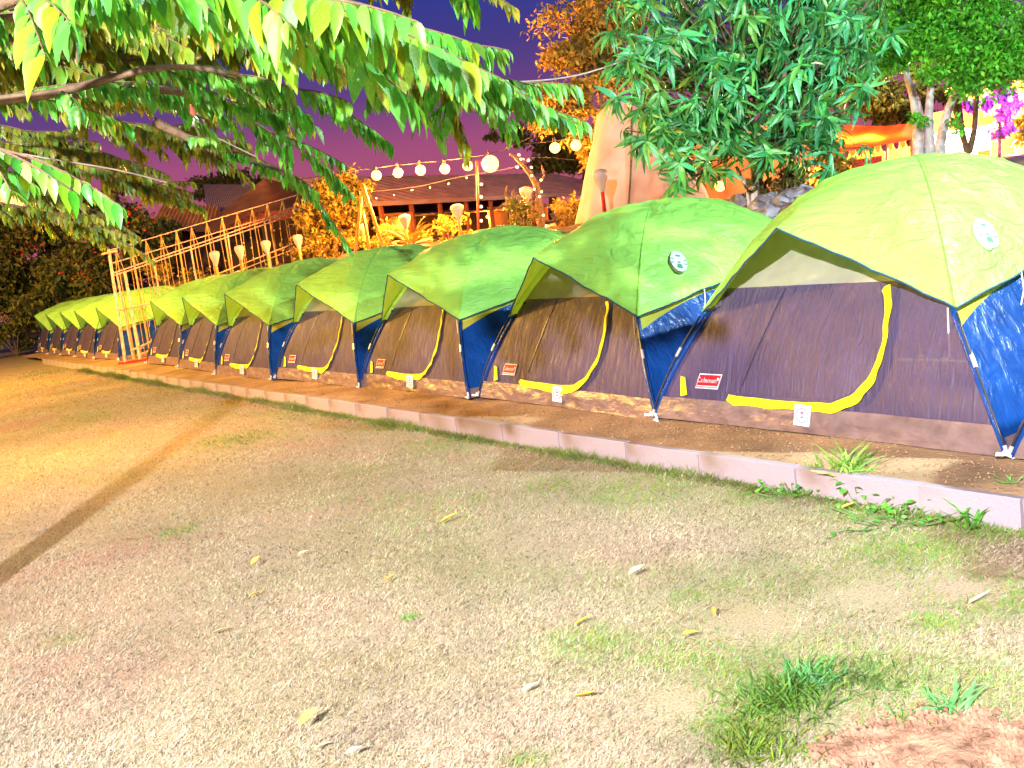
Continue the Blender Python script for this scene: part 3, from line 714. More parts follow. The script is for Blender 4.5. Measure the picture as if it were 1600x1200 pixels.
# ------------------------------------------------------------------ lawn grass, weeds, clods
def grass():
    n = 760000; nk = 30000
    # positions in the wedge the camera can see, denser towards the camera
    y = 2.3 * (30 / 2.3) ** (RNG.random(n) ** 1.35); x = (RNG.random(n) - .5) * 1.25 * y + RNG.normal(size=n) * .05
    ku = RNG.uniform(-4, 24, nk) ; kn = -2.36 - np.abs(RNG.normal(size=nk)) * .07
    kp = ROW_O + DU * ku[:, None] + DN * kn[:, None]; x[:nk] = kp[:, 0]; y[:nk] = kp[:, 1]; fringe = np.zeros(n); fringe[:nk] = np.clip(.5 + .6 * np.sin(ku * 1.7) + .5 * np.sin(ku * 4.1 + 1), 0.1, 1.4)
    P = np.stack([x, y, np.zeros(n)], 1); U = (P - ROW_O) @ DU; Nn_ = (P - ROW_O) @ DN
    keep = Nn_ < -2.36
    # patches: value noise through mathutils is slow, use sums of sines
    def pn(s, a): return (np.sin(x * s + a) * np.cos(y * s * .83 + 1.7 * a) + .6 * np.sin(x * s * 2.1 - a * 2 + y * s) + .4 * np.cos(y * s * 3.3 + x * s * 1.3 + a)) / 2
    green = np.zeros(n)
    for px, py, r, a in [(1420, 860, .32, 1.0), (1540, 930, .30, .9), (1200, 770, .35, .9), (1000, 770, .5, .8), (1080, 930, .18, .7), (1130, 915, .16, .6), (920, 1000, .2, .45), (640, 968, .06, .9), (1160, 1120, .18, .9), (1280, 1060, .12, .8), (1500, 1100, .08, .9), (1460, 975, .15, .9), (700, 700, .6, .5), (620, 660, .7, .6), (350, 690, .7, .8), (100, 660, 1.2, .6), (280, 830, .14, .7), (100, 1000, .16, .5), (860, 760, .3, .6), (1350, 790, .3, .9), (1530, 830, .25, .9), (480, 640, 1., .6), (820, 1190, .1, .6)]:
        c = gnd(px, py); green = np.maximum(green, a * np.exp(-((x - c[0]) ** 2 + (y - c[1]) ** 2) / r ** 2))
    edge = np.exp(-((Nn_ + 2.36) / .10) ** 2) * .9; green = np.maximum(green, edge)
    green = np.maximum(green, .55 * np.clip(pn(1.3, 3.) + .1, 0, 1) * (Nn_ > -4.6)) + .28 * pn(1.9, .4) + RNG.normal(size=n) * .14
    bare = np.zeros(n)
    for px, py, r in [(1400, 1150, .30), (1500, 1160, .3), (1350, 1190, .25), (1500, 920, .22), (1350, 930, .25), (1050, 1100, .22), (1180, 970, .22)]:
        c = gnd(px, py); bare = np.maximum(bare, np.exp(-((x - c[0]) ** 2 + (y - c[1]) ** 2) / r ** 2))
    keep &= (RNG.random(n) > bare * 1.05) & (RNG.random(n) < .80 + .35 * pn(2.7, 2.))
    P = P[keep]; green = green[keep]; fringe = fringe[keep]; n = len(P)
    hgt = RNG.uniform(.004, .013, n) * (1 + 1.1 * np.clip(green, 0, 1)) * (1 + .05 * P[:, 1]) * (1 + 1.8 * fringe); az = RNG.uniform(0, 2 * math.pi, n); ln = RNG.uniform(.5, 2.8, n)
    d = np.stack([np.cos(az) * ln, np.sin(az) * ln, np.ones(n)], 1) * hgt[:, None]
    wd = RNG.uniform(.0009, .0022, n) * (1 + .13 * P[:, 1]); s = np.stack([-np.sin(az + .8), np.cos(az + .8), np.zeros(n)], 1) * wd[:, None]
    V = np.stack([P - s, P + s, P + d], 1).reshape(-1, 3); F = np.arange(3 * n).reshape(-1, 3)
    straw = np.array([.50, .45, .29]); pink = np.array([.54, .38, .33]); dkb = np.array([.14, .09, .06]); gr = np.array([.13, .34, .05]); ol = np.array([.30, .33, .06])
    c = straw + (pink - straw) * RNG.random(n)[:, None] ** 2; c = np.where((RNG.random(n) < .20)[:, None], dkb, c)
    g_ = np.clip(green * 1.8 - .15, 0, 1)[:, None] * (RNG.random(n) < .85)[:, None]; gg = np.where((RNG.random(n) < .5)[:, None], gr, ol)
    c = c * (1 - g_) + gg * g_; c *= RNG.uniform(.7, 1.3, n)[:, None]
    pn2 = np.sin(P[:, 0] * 3.1 + P[:, 1]) * np.cos(P[:, 1] * 2.3 - P[:, 0]) + .7 * np.sin(P[:, 0] * 9 - P[:, 1] * 5) * np.cos(P[:, 1] * 7 + P[:, 0] * 3)
    o = npmesh('lawn_grass', V, F, M_grass, None, np.repeat(np.clip(c * (1 + .18 * pn2)[:, None], 0, 1), 3, 0)); tag(o, 'short dry grass covering the lawn with green patches', 'grass', kind='stuff')
grass()
M_weed = mat('weed_leaf', (0.10, 0.34, 0.04), .5, .2, 20, 0, 1, .3, transl=.25, attr=True)
M_stem = mat('green_stem', (0.12, 0.22, 0.05), .6, .2, 20)
def weed(px, py, r, h, n, label, h0=0.0, broad=False, col=(1, 1, 1), nm='weed_plant'):
    c = gnd(px, py, h0); o = empty(nm, c); tag(o, label, 'weed')
    pos = RNG.normal(size=(n, 3)) * np.array([r, r, 0]) * .5; az = RNG.uniform(0, 6.28, n)
    dr_ = np.stack([np.cos(az), np.sin(az), RNG.uniform(.5, 2.2, n)], 1)
    if broad: pos[:, 2] = RNG.uniform(.2, 1, n) * h; dr_[:, 2] = RNG.uniform(-.2, .9, n)
    tpl = leaf_template(.55, .2, .06) if broad else leaf_template(.09, .45, .02)
    Pv, Fv = batch(tpl, pos, frames(dr_, np.tile([0, 0, 1.], (n, 1)) + RNG.normal(size=(n, 3)) * .3), RNG.uniform(.6, 1.2, n) * h * (.55 if broad else 1.2))
    lf = npmesh('leaves', Pv, Fv, M_weed, o, tints(n, len(tpl[0]), .6, 1.5, .3) * np.array(col), True); tag(lf, kind='stuff')
    if broad:
        st = MB()
        for i in range(0, n, 2): st.tube([pos[i] * np.array([.5, .5, 0]), pos[i]], .003, 4, False)
        tag(st.build('stems', M_stem, o), kind='stuff')
weed(1345, 780, .10, .12, 26, 'broad-leaved green weed against the kerb below the large grass tuft', 0, True)
weed(1520, 822, .08, .16, 26, 'upright green weed against the kerb near the right edge')
weed(1400, 815, .30, .08, 90, 'low spreading weeds at the kerb foot between the upright weed and broad-leaved weed', 0, True)
weed(1240, 772, .22, .07, 60, 'low leafy weeds at the kerb foot left of the broad-leaved weed', 0, True)
weed(1325, 738, .12, .17, 60, 'dry straw-tipped grass tuft growing on the dirt behind the kerb', .15, False, (2.2, 1.1, 1.5), 'grass_tuft')
weed(1275, 733, .05, .06, 20, 'tiny grass tuft on the dirt beside the large straw-tipped tuft', .15, False, (1.5, 1, 1), 'grass_tuft')
weed(1580, 755, .08, .07, 26, 'small grass tuft on the dirt at the right edge', .15, False, (1.6, 1, 2), 'grass_tuft')
weed(1490, 1110, .06, .10, 34, 'pale green grass tuft on the bare soil at the lower right', 0, False, (1.2, 1.1, 2.5), 'grass_tuft')
weed(1270, 1065, .10, .07, 160, 'light green grass clump above the dug soil patch', 0, False, (.8, .7, 1.6), 'grass_tuft')
weed(1220, 1100, .15, .06, 420, 'dark green grass clump at the left rim of the dug soil patch', 0, False, (.7, .45, .4), 'grass_tuft')
weed(1180, 1170, .14, .05, 380, 'olive grass clump at the bottom edge below the dark green clump', 0, False, (1.1, .5, .4), 'grass_tuft')
weed(1350, 1062, .16, .045, 260, 'dark grass fringe along the top rim of the dug soil patch', 0, False, (.7, .4, .6), 'grass_tuft')
weed(1418, 1130, .03, .05, 20, 'tiny green sprout in the middle of the dug soil patch', 0, False, (.8, .9, .8), 'grass_tuft')
weed(640, 968, .04, .035, 24, 'small vivid green sprout alone on the dry lawn', 0, False, (.8, 1.2, .8), 'grass_tuft')
# dug soil patch
c0 = gnd(1470, 1180)
def soil(a, b):
    r = b; th = a * 2 * math.pi; w_ = 1 + .22 * math.sin(3 * th) + .14 * math.sin(7 * th + 1) + .09 * math.sin(17 * th) + .06 * math.sin(31 * th); x = c0[0] + .30 * r * math.cos(th) * w_; y = c0[1] + .24 * r * math.sin(th) * w_
    return (x, y, .006 + .016 * (1 - r ** 3) + .014 * (1 - r) * 2 * mnoise.noise(Vector((x * 9, y * 9, 0))) + .008 * mnoise.noise(Vector((x * 30, y * 30, 2))) * (1 - r))
M_soil = mat('dug_soil', (0.29, 0.155, 0.10), .95, .3, 14, .8, 60, .1)
tag(MB().grid(soil, 120, 26).build('soil_patch', M_soil, smooth=True), kind='structure')
cl = MB()
for i in range(1800):
    a = random.uniform(0, 6.28); r = math.sqrt(random.random()); s = random.uniform(.005, .020) * random.random() ** .7 + .002
    r *= random.uniform(.8, 1.25); p = np.array([c0[0] + .32 * r * math.cos(a), c0[1] + .26 * r * math.sin(a), .012])
    vs = [p + np.array([random.uniform(.7, 1.3) * s * v for v in d]) for d in ((1, 0, 0), (-1, 0, 0), (0, 1, 0), (0, -1, 0), (0, 0, 1), (0, 0, -1))]
    cl.add(vs, [(0, 2, 4), (2, 1, 4), (1, 3, 4), (3, 0, 4), (2, 0, 5), (1, 2, 5), (3, 1, 5), (0, 3, 5)])
tag(cl.build('soil_clods', M_soil), 'loose crumbs of dug soil at the lower right', 'soil', kind='stuff')
cl = MB(); M_crumb = mat('earth_crumb', (0.30, 0.18, 0.10), .95, .35, 9, .3, 60, .1)
for i in range(4200):
    u_ = random.uniform(-4, 10) if i % 4 else random.uniform(-2.5, 2); n_ = random.uniform(-2.2, -1.5); s_ = random.uniform(.003, .012) * random.random() ** .8 + .001; p = W(u_, n_, 0); p[2] = .135 + .03 * nz(p, 1.1) + .012 * nz(p, 5) + s_ * .3
    vs = [p + np.array([random.uniform(.6, 1.4) * s_ * v for v in d]) for d in ((1, 0, 0), (-1, 0, 0), (0, 1, 0), (0, -1, 0), (0, 0, 1))]
    cl.add(vs, [(0, 2, 4), (2, 1, 4), (1, 3, 4), (3, 0, 4)])
tag(cl.build('earth_crumbs', M_crumb), 'loose earth crumbs and pebbles on the dirt strip behind the kerb', 'soil', kind='stuff')
# fallen leaves on the lawn
FL = [(917, 1093, .115, M_fallen, -40, 'curled yellow fallen leaf at the lower centre of the lawn'), (829, 1082, .07, M_fallen3, 20, 'pale fallen leaf just left of the curled yellow leaf'),
      (485, 1133, .11, M_fallen, 60, 'long yellow fallen leaf near the bottom left of centre'), (346, 987, .10, M_fallen3, 25, 'narrow straw fallen leaf on the left of the lawn'),
      (703, 817, .13, M_fallen, 10, 'bright yellow fallen leaf alone in the middle of the lawn'), (400, 885, .09, M_fallen, 70, 'small folded yellow fallen leaf on the left lawn'),
      (400, 930, .09, M_fallen, 30, 'yellow fallen leaf just below the small folded one'), (475, 868, .08, M_fallen3, 40, 'pale yellow fallen leaf right of the folded one'),
      (996, 902, .09, M_fallen3, 15, 'broad cream fallen leaf right of the lawn centre'), (912, 973, .09, M_fallen, 20, 'golden fallen leaf below the cream one'),
      (1116, 961, .07, M_fallen2, 80, 'small orange upright fallen leaf on the right lawn'), (1080, 1000, .07, M_fallen2, 0, 'orange brown fallen leaf below the upright orange one'),
      (1532, 941, .11, M_fallen3, 5, 'long cream fallen leaf near the right edge'), (1325, 797, .09, M_fallen, 5, 'orange yellow fallen leaf close to the kerb weeds'),
      (555, 1185, .06, M_fallen3, 20, 'cream fallen leaf cut by the bottom edge'), (505, 1167, .07, M_fallen3, 30, 'cream fallen leaf beside the long yellow one at the bottom'), (610, 910, .08, M_fallen2, 30, 'brown fallen leaf in the middle of the lawn')]
for i, (px, py, s, mm, rot, lb) in enumerate(FL):
    V, F = leaf_template(.34, -.25 + .1 * (i % 4), .09 + .03 * (i % 3)); me = bpy.data.meshes.new('fallen_leaf'); me.from_pydata((V * s).tolist(), [], F.tolist()); me.update()
    me.polygons.foreach_set('use_smooth', [True] * len(F))
    o = link('fallen_leaf', me, mm); p = gnd(px, py, .02); o.location = (p[0] - s / 2 * math.cos(R(rot)), p[1] - s / 2 * math.sin(R(rot)), .022 + .012 * (i % 3)); o.rotation_euler = (R(15 * (i % 3 - 1)), R(-8), R(rot)); tag(o, lb, 'leaf', 'fallen leaves on the lawn')

# ------------------------------------------------------------------ background: lamps, hall, frame, canvas tent ...
ORANGE = (1.0, 0.38, 0.06)
M_bulb = mat('lit_bulb', (.3, .2, .1), .5, .01, emit=(1.0, 0.60, 0.14), estr=4.0)
M_fairy = mat('fairy_bulb', (1, .9, .8), .4, .02, emit=(1.0, .75, .55), estr=1.2)
M_wire = mat('black_wire', (0.05, 0.04, 0.04), .6, .1)
M_wireL = mat('pale_wire', (0.45, 0.36, 0.30), .6, .1)
M_bamboo = mat('yellow_bamboo', (0.50, 0.27, 0.05), .5, .2, 12, .2, 30, .4)
M_pipe_w = mat('white_pipe', (0.55, 0.36, 0.22), .5, .2, 10, 0, 1, .4)
M_wood = mat('red_brown_wood', (0.26, 0.07, 0.03), .6, .25, 10, .3, 30, .3)
M_roof = mat('brown_roofing', (0.48, 0.24, 0.17), .75, .15, 1.5, .2, 20, .2)
M_roofL = mat('pink_grey_roofing', (0.42, 0.27, 0.24), .7, .1, 2, .15, 20, .2)
M_wallO = mat('ochre_wall', (0.55, 0.24, 0.06), .85, .15, 2, .3, 20, .2)
M_wallD = mat('dark_wall', (0.05, 0.03, 0.025), .85, .2, 2, .3, 20, .2)
M_canvas = mat('stained_canvas', (0.62, 0.40, 0.28), .85, .10, 1.2, .3, 6, .15, transl=.25)
M_canvas2 = mat('pink_canvas', (0.66, 0.48, 0.42), .85, .12, 1.6, .3, 6, .15, transl=.2)
M_awn = mat('orange_awning', (0.72, 0.14, 0.03), .7, .12, 2, .2, 8, .2, transl=.3)
M_wallW = mat('white_wall', (0.80, 0.76, 0.68), .8, .05, 2, .1, 20, .2)
M_blue = mat('blue_tarp', (0.05, 0.06, 0.30), .5, .2, 4, .5, 8, .4)
M_tan = mat('tan_tarp', (0.45, 0.32, 0.22), .7, .1, 4, .4, 8, .3)
M_torch = mat('frosted_torch_cup', (0.55, 0.45, 0.37), .4, .05, 8, 0, 1, .4, transl=.2)
M_redf = mat('red_flower', (0.6, 0.03, 0.02), .6, .1, attr=False)

def sphere(c, r, n=12, m_=8):
    prof = [(max(r * math.sin(math.pi * i / m_), .0005), -r * math.cos(math.pi * i / m_)) for i in range(m_ + 1)]
    return MB().lathe(c, prof, n)
def gz(p): 
    u_, n_ = UN(p); return height(u_, n_)

# festoon strings
def festoon(name, label, cable, bulbs, t, power, rad):
    b = at(*cable[0], t); o = tag(empty(name, b), label, 'string lights')
    pts = bez([at(x, y, t) - b for x, y in cable], 24); MB().tube(pts, .012, 5).build('cable', M_wire, o)
    for (x, y, k) in bulbs:
        p = at(x, y, t) - b; r = rad * k
        bo = sphere(p, r, 14, 10).build('bulb', M_bulb, o, True)
        MB().lathe(p + np.array([0, 0, r * .9]), [(.03, 0), (.035, .03), (.03, .12), (.012, .14)], 8).build('socket', M_wire, bo)
        l = lamp('bulb_light', 'POINT', p + np.array([0, 0, -.02]), power * k * k, ORANGE, r * 1.15); l.parent = o
festoon('festoon_string', 'string of six glowing orange bulbs in front of the hall roof', [(470, 280), (588, 262), (680, 252), (766, 240), (830, 214)], [(588, 274, 1), (622, 270, 1), (657, 266, 1.05), (695, 264, 1), (731, 259, 1), (766, 256, 1.7)], 26, 5200, .13)
festoon('festoon_string', 'pair of glowing bulbs below the orange-lit tree', [(820, 225), (867, 220), (900, 214), (960, 205)], [(867, 231, 1), (900, 227, 1.0)], 22.5, 1300, .12)
festoon('festoon_string', 'single glowing bulb low beside the mango trunk', [(1085, 262), (1125, 278), (1170, 262)], [(1125, 291, .8)], 18, 700, .12)
# hanging lantern at the left edge
b = at(14, 302, 11.0); o = tag(empty('hanging_lantern', b), 'glowing ribbed lantern hanging among leaves at the left edge', 'lantern')
M_lant = mat('lantern_paper', (.9, .6, .25), .8, .1, 20, 0, 1, .1, emit=(1, .50, .10), estr=1.6)
K = 1.15
MB().lathe((0, 0, 0), [(.09 * K, .15 * K), (.12 * K, .13 * K), (.15 * K, .0), (.14 * K, -.10 * K), (.10 * K, -.15 * K)], 14).build('shade', M_lant, o, True)
MB().lathe((0, 0, .15 * K), [(.10 * K, 0), (.06 * K, .03 * K), (.01, .05 * K)], 12).build('cap', M_bamboo, o, True)
for k in range(7):
    a = k * 2 * math.pi / 7; MB().tube([(.10 * K * math.cos(a), .10 * K * math.sin(a), .15 * K), (.158 * K * math.cos(a), .158 * K * math.sin(a), 0), (.108 * K * math.cos(a), .108 * K * math.sin(a), -.15 * K)], .012, 5).build('rib', M_bamboo, o)
MB().tube([(0, 0, .2 * K), (0, 0, 1.6)], .008, 5).build('cord', M_wire, o)
l = lamp('lantern_light', 'POINT', (0, 0, -.02), 1500, (1.0, .50, .07), .30); l.parent = o

# hall with a long low roof
A = at(578, 318, 36.0); B = at(915, 304, 49.0); B[2] = A[2]; zg = A[2]
ex = (B - A); LN = np.linalg.norm(ex); ex /= LN; ey = np.cross([0, 0, 1.], ex); ey = ey if ey[1] > 0 else -ey; ez = np.array([0, 0, 1.])
hall = tag(empty('open_hall', A - np.array([0, 0, 2.3])), 'long open-sided hall with a brown roof and red posts behind the tents', 'building')
def hp(a, b, c): return ex * a + ey * b + ez * (c + 2.3)
def rf(a, b):
    x = -1 + a * (LN + 5); return hp(x, -.5 + 4.6 * b, -.02 + 1.55 * b + .03 * math.sin(x * 9))
MB().grid(rf, 260, 2).build('roof', M_roof, hall)
MB().grid(lambda a, b: hp(-1 + a * (LN + 5), 4.1 + 4.5 * b, 1.53 - 1.5 * b), 20, 2).build('roof', M_roof, hall)
MB().box(hp(LN / 2 + 1.5, -.56, -.08), (LN + 5, .10, .16), ax=(ex, ey, ez)).build('gutter', M_roofL, hall)
MB().grid(lambda a, b: hp(a * LN, .1 + 4.2 * b, -.25 - .25 * (1 - b) + .03 * math.sin(a * LN * 14)), 300, 1).build('inner_ceiling', M_roofL, hall)
MB().box(hp(LN / 2 + 1, 4.6, -1.4), (LN + 4, .2, 2.7), ax=(ex, ey, ez)).build('back_wall', M_wallD, hall)
MB().box(hp(LN / 2 + 1, 2, -2.35), (LN + 5, 5.4, .3), ax=(ex, ey, ez)).build('floor', M_wallO, hall)
k = 0
for x in np.arange(.2, LN + 3.5, 1.75):
    MB().box(hp(x, -.3, -1.15), (.13, .13, 2.2), ax=(ex, ey, ez)).build('post', M_wood, hall)
    if k % 2 == 0:
        MB().box(hp(x + .88, -.3, -1.45), (1.6, .05, .07), ax=(ex, ey, ez)).build('rail', M_wood, hall)
        MB().box(hp(x + .88, -.3, -1.75), (1.6, .04, .05), ax=(ex, ey, ez)).build('rail', M_wood, hall)
        for j in range(5): MB().box(hp(x + .3 + .28 * j, -.3, -1.8), (.035, .035, .66), ax=(ex, ey, ez)).build('baluster', M_pipe_w if k % 4 else M_wood, hall)
    else:
        MB().box(hp(x + .9, 1.2, -.75), (1.5, .05, .9), ax=(ex, ey, ez)).build('wall_panel', M_wallO if k % 3 else M_wallD, hall)
    k += 1
for x in (3.2, 9.8, 14.5):
    MB().box(hp(x, 1.5, -1.55), (1.3, .7, .06), ax=(ex, ey, ez)).build('counter', M_wallO, hall)

for x in (3.0, 9.0, 15.0):
    hl = sphere(hp(x, 1.2, -.72), .07, 10, 8).build('ceiling_lamp', M_bulb, hall, True)
    l = lamp('ceiling_light', 'POINT', hp(x, 1.2, -.75), 800, ORANGE, .1); l.parent = hall
# corrugated shed, left
b = at(345, 330, 46); o = tag(empty('corrugated_shed', b), 'shed with pink corrugated roof and red fascia behind the white pipe frame', 'building')
def cor(c00, c10, c01, c11, n, amp, nm, mm):
    c00, c10, c01, c11 = [np.asarray(q) - b for q in (c00, c10, c01, c11)]
    nn = np.cross(c10 - c00, c01 - c00); nn /= np.linalg.norm(nn)
    return MB().grid(lambda a, v: (c00 * (1 - a) + c10 * a) * (1 - v) + (c01 * (1 - a) + c11 * a) * v + nn * amp * math.sin(a * n * 2 * math.pi), n * 6, 2).build(nm, mm, o)
cor(at(325, 340, 44), at(470, 328, 40), at(318, 288, 49), at(405, 289, 47), 34, .04, 'roof', M_roofL)
cor(at(232, 358, 42), at(335, 362, 41), at(255, 318, 45), at(345, 322, 44), 16, .05, 'awning', M_wallO)
cor(at(335, 362, 41), at(462, 340, 39.8), at(335, 338, 41.4), at(462, 326, 40.2), 26, .03, 'fascia', M_wood)
for (x0, x1, y0, y1, t) in ((235, 300, 360, 470, 43), (300, 470, 350, 470, 43)):
    MB().add([at(x0, y1, t) - b, at(x1, y1, t) - b, at(x1, y0, t) - b, at(x0, y0, t) - b, at(x0, y1, t + .2) - b, at(x1, y1, t + .2) - b, at(x1, y0, t + .2) - b, at(x0, y0, t + .2) - b], [(0, 1, 2, 3), (4, 7, 6, 5), (0, 4, 5, 1), (3, 2, 6, 7), (0, 3, 7, 4), (1, 5, 6, 2)]).build('wall', M_wallD, o)

# pipe frame walkway climbing from the gap in the row
b = gnd(205, 568, .15); fr_ = tag(empty('pipe_frame', b), 'white pipe and bamboo frame walkway standing in the gap between the tents', 'frame')
tA, tB = 26.2, 32.0
def ptr(xa, ya, xb, yb, s): return at(xa + (xb - xa) * s, ya + (yb - ya) * s, tA + (tB - tA) * s) - b
def rail(seg, r, mm, nm='rail'): return MB().tube([ptr(*seg, s) for s in np.linspace(0, 1, 6)], r, 6).build(nm, mm, fr_)
Ltop = (168, 392, 480, 300); Lmid = (172, 412, 480, 322); Rtop = (176, 427, 480, 322); Rtop2 = (177, 431, 480, 328); Rlow = (300, 444, 480, 372); Rlow2 = (310, 448, 480, 381)
for sg in (Ltop, Lmid): rail(sg, .016, M_pipe_w)
for sg in (Rtop, Rtop2): rail(sg, .020, M_pipe_w)
for sg in (Rlow, Rlow2): rail(sg, .018, M_pipe_w)
for (x0, y0, x1, y1, r, mm) in ((170, 390, 196, 566, .04, M_pipe_w), (195, 425, 219, 562, .04, M_pipe_w), (205, 548, 250, 528, .03, M_pipe_w), (222, 553, 250, 541, .03, M_pipe_w), (186, 485, 238, 473, .03, M_pipe_w), (160, 397, 182, 392, .03, M_pipe_w)):
    P0 = at(x1, y1, 25.6) - b; P1 = at(x0, y0, 26.2) - b
    MB().tube([P0, P1], r, 7).build('leg' if y1 > 555 else 'rail', mm, fr_)
for (x, y) in ((196, 566), (219, 562)):
    p = at(x, y, 25.6) - b; MB().box(p + np.array([0, 0, -.04]), (.35, .35, .10), .3).build('base_plate', M_redf, fr_)
for i, s in enumerate(np.linspace(.02, .97, 26)):
    top = ptr(*Rtop, s); foot = top.copy(); wp = top + b; zf = min(max(gz(wp), .15), wp[2] - .8)
    thick = i % 5 == 0
    off = np.array([random.uniform(-.1, .1), random.uniform(-.1, .1), 0])
    foot = np.array([top[0], top[1], zf - b[2]]) + off
    MB().tube([foot, top], .026 if thick else .008, 6).build('upright' if thick else 'hanging_cord', M_pipe_w if thick else M_bamboo, fr_)
    q = ptr(*Ltop, min(s + .02 * (-1) ** i, 1)); MB().tube([top, q], .010, 5).build('cross_rod', M_bamboo, fr_)
    foot2 = np.array([q[0], q[1], min(max(gz(q + b), .15), q[2] + b[2] - .8) - b[2]]); MB().tube([foot2, q], .026 if i % 6 == 2 else .008, 6).build('upright' if i % 6 == 2 else 'hanging_cord', M_bamboo, fr_)
    for z in np.linspace(.25, .9, 4):
        if random.random() < .5:
            c = foot * z + top * (1 - z); sphere(c + np.array([random.uniform(-.03, .03), 0, 0]), .03, 7, 5).build('fairy_bulb', M_torch, fr_, True)

# torches with frosted cups
TL = ['leftmost frosted garden torch behind the pipe frame', 'second frosted garden torch from the left behind the pipe frame', 'third frosted garden torch from the left behind the pipe frame', 'frosted garden torch at the right end of the pipe frame', 'frosted garden torch left of the bamboo A-frame leg', 'frosted garden torch behind the young palm', 'frosted garden torch right of the young palm in front of the hall', 'frosted garden torch in front of the canvas tent', 'wide frosted globe torch beside the crooked trunk']
for (x, y, t, k), lb in zip([(336, 404, 27, 1), (375, 395, 27.5, 1), (416, 387, 28, 1), (466, 378, 28, 1), (567, 362, 27, 1.05), (633, 347, 26, 1.1), (715, 332, 25, 1.2), (939, 282, 18.3, 1.05), (823, 305, 25, 1.2)], TL):
    p = at(x, y, t); g0 = p.copy(); g0[2] = max(gz(p), .15) - .1; h = p[2] - g0[2]
    o = tag(empty('garden_torch', g0), lb, 'torch', 'frosted garden torches')
    MB().tube([(0, 0, 0), (0, 0, h - .1)], .04, 8).build('post', M_bamboo if x != 939 else M_redf, o, True)
    MB().lathe((0, 0, h), [(.035, -.22), (.06, -.14), (.12 * k, .02), (.145 * k, .10), (.13 * k, .17), (.07, .20), (.001, .21)], 12).build('cup', M_torch, o, True)

# young palm
b = at(645, 395, 24); b[2] = gz(b); o = tag(empty('young_palm', b), 'young yellow-lit palm with upright fronds in front of the hall', 'palm')
M_palm = mat('palm_frond', (0.50, 0.38, 0.05), .5, .15, 10, 0, 1, .3, transl=.2)
h0 = at(645, 385, 24)[2] - b[2]
MB().tube([(0, 0, -.1), (0, 0, h0)], [.10, .07], 8).build('trunk', M_bark, o, True)
for k in range(11):
    a = k * 2.4; el = 1.25 - .75 * (k % 4) / 3; d = np.array([math.cos(a) * math.cos(el), math.sin(a) * math.cos(el), math.sin(el)]); ln = random.uniform(.75, 1.05)
    sp = [np.array([0, 0, h0]) + d * ln * s - np.array([0, 0, .35 * s * s * ln]) for s in np.linspace(0, 1, 9)]
    mb = MB().tube(sp, .012, 4, False)
    for i in range(2, 9):
        tn = sp[i] - sp[i - 1]; tn /= np.linalg.norm(tn); sd = np.cross(tn, [0, 0, 1.]); sd /= np.linalg.norm(sd) + 1e-9
        for sg in (-1, 1):
            for f in (0, .5):
                p = sp[i] - (sp[i] - sp[i - 1]) * f; e_ = p + tn * .22 + sd * sg * .20 - np.array([0, 0, .05]); mb.add([p + tn * .02, p - tn * .02, e_], [(0, 1, 2)])
    mb.build('frond', M_palm, o)
# bamboo A-frame
b = at(575, 395, 25); b[2] = gz(b); o = tag(empty('bamboo_frame', b), 'leaning yellow bamboo A-frame beside the small yellow-lit tree', 'frame')
for (x0, y0, x1, y1) in ((568, 292, 601, 392), (566, 300, 555, 395), (567, 330, 578, 395)):
    MB().tube([at(x1, y1, 25) - b, at(x0, y0, 25.4) - b], .045, 7).build('leg', M_bamboo, o, True)
# crooked trunk with fairy bulbs
b = at(848, 360, 25); b[2] = gz(b); o = tag(empty('crooked_trunk', b), 'crooked bare trunk wrapped with small fairy bulbs in front of the hall', 'tree')
tp = [(846, 365), (843, 320), (838, 290), (825, 268), (806, 246), (796, 240)]; P = bez([at(x, y, 25) - b for x, y in tp], 16)
MB().tube(P, [.11 - .005 * k for k in range(17)], 8).build('trunk', M_bark, o, True)
for (pts) in ([(838, 290), (850, 275), (846, 258)], [(843, 320), (822, 312), (800, 330)], [(800, 360), (797, 320), (803, 296)], [(797, 330), (790, 305), (793, 290)]):
    MB().tube(bez([at(x, y, 25) - b for x, y in pts], 6), [.04, .035, .03, .03, .025, .02, .02], 6).build('limb', M_bark, o, True)
for i in range(12):
    p = P[random.randrange(1, 16)] + np.array([random.uniform(-.2, .2), -.12, random.uniform(-.1, .1)]); sphere(p, .035, 8, 6).build('fairy_bulb', M_fairy, o, True)
# thin light pole with bulbs
b = at(747, 372, 25.5); b[2] = gz(b); o = tag(empty('light_pole', b), 'thin dark pole strung with tiny bulbs below the largest bulb', 'pole')
MB().tube([(0, 0, -.1), at(745, 252, 25.5) - b], .035, 7).build('pole', M_wood, o, True)
for y in (288, 308, 323, 345): sphere(at(752, y, 25.4) - b, .04, 8, 6).build('fairy_bulb', M_fairy, o, True)
# small hanging fairy bulbs line before the roof
b = at(580, 300, 27); o = tag(empty('fairy_string', b), 'faint cable of tiny unlit bulbs hanging below the glowing string', 'string lights')
MB().tube(bez([at(x, y, 27) - b for x, y in ((575, 300), (650, 292), (720, 276), (800, 262), (832, 246), (900, 250))], 20), .005, 4).build('cable', M_wire, o)
for x, y in ((588, 310), (616, 305), (644, 297), (672, 293), (701, 287), (729, 278), (800, 243), (818, 248), (832, 262)): sphere(at(x, y, 27) - b, .024, 8, 6).build('bulb', M_torch, o, True)

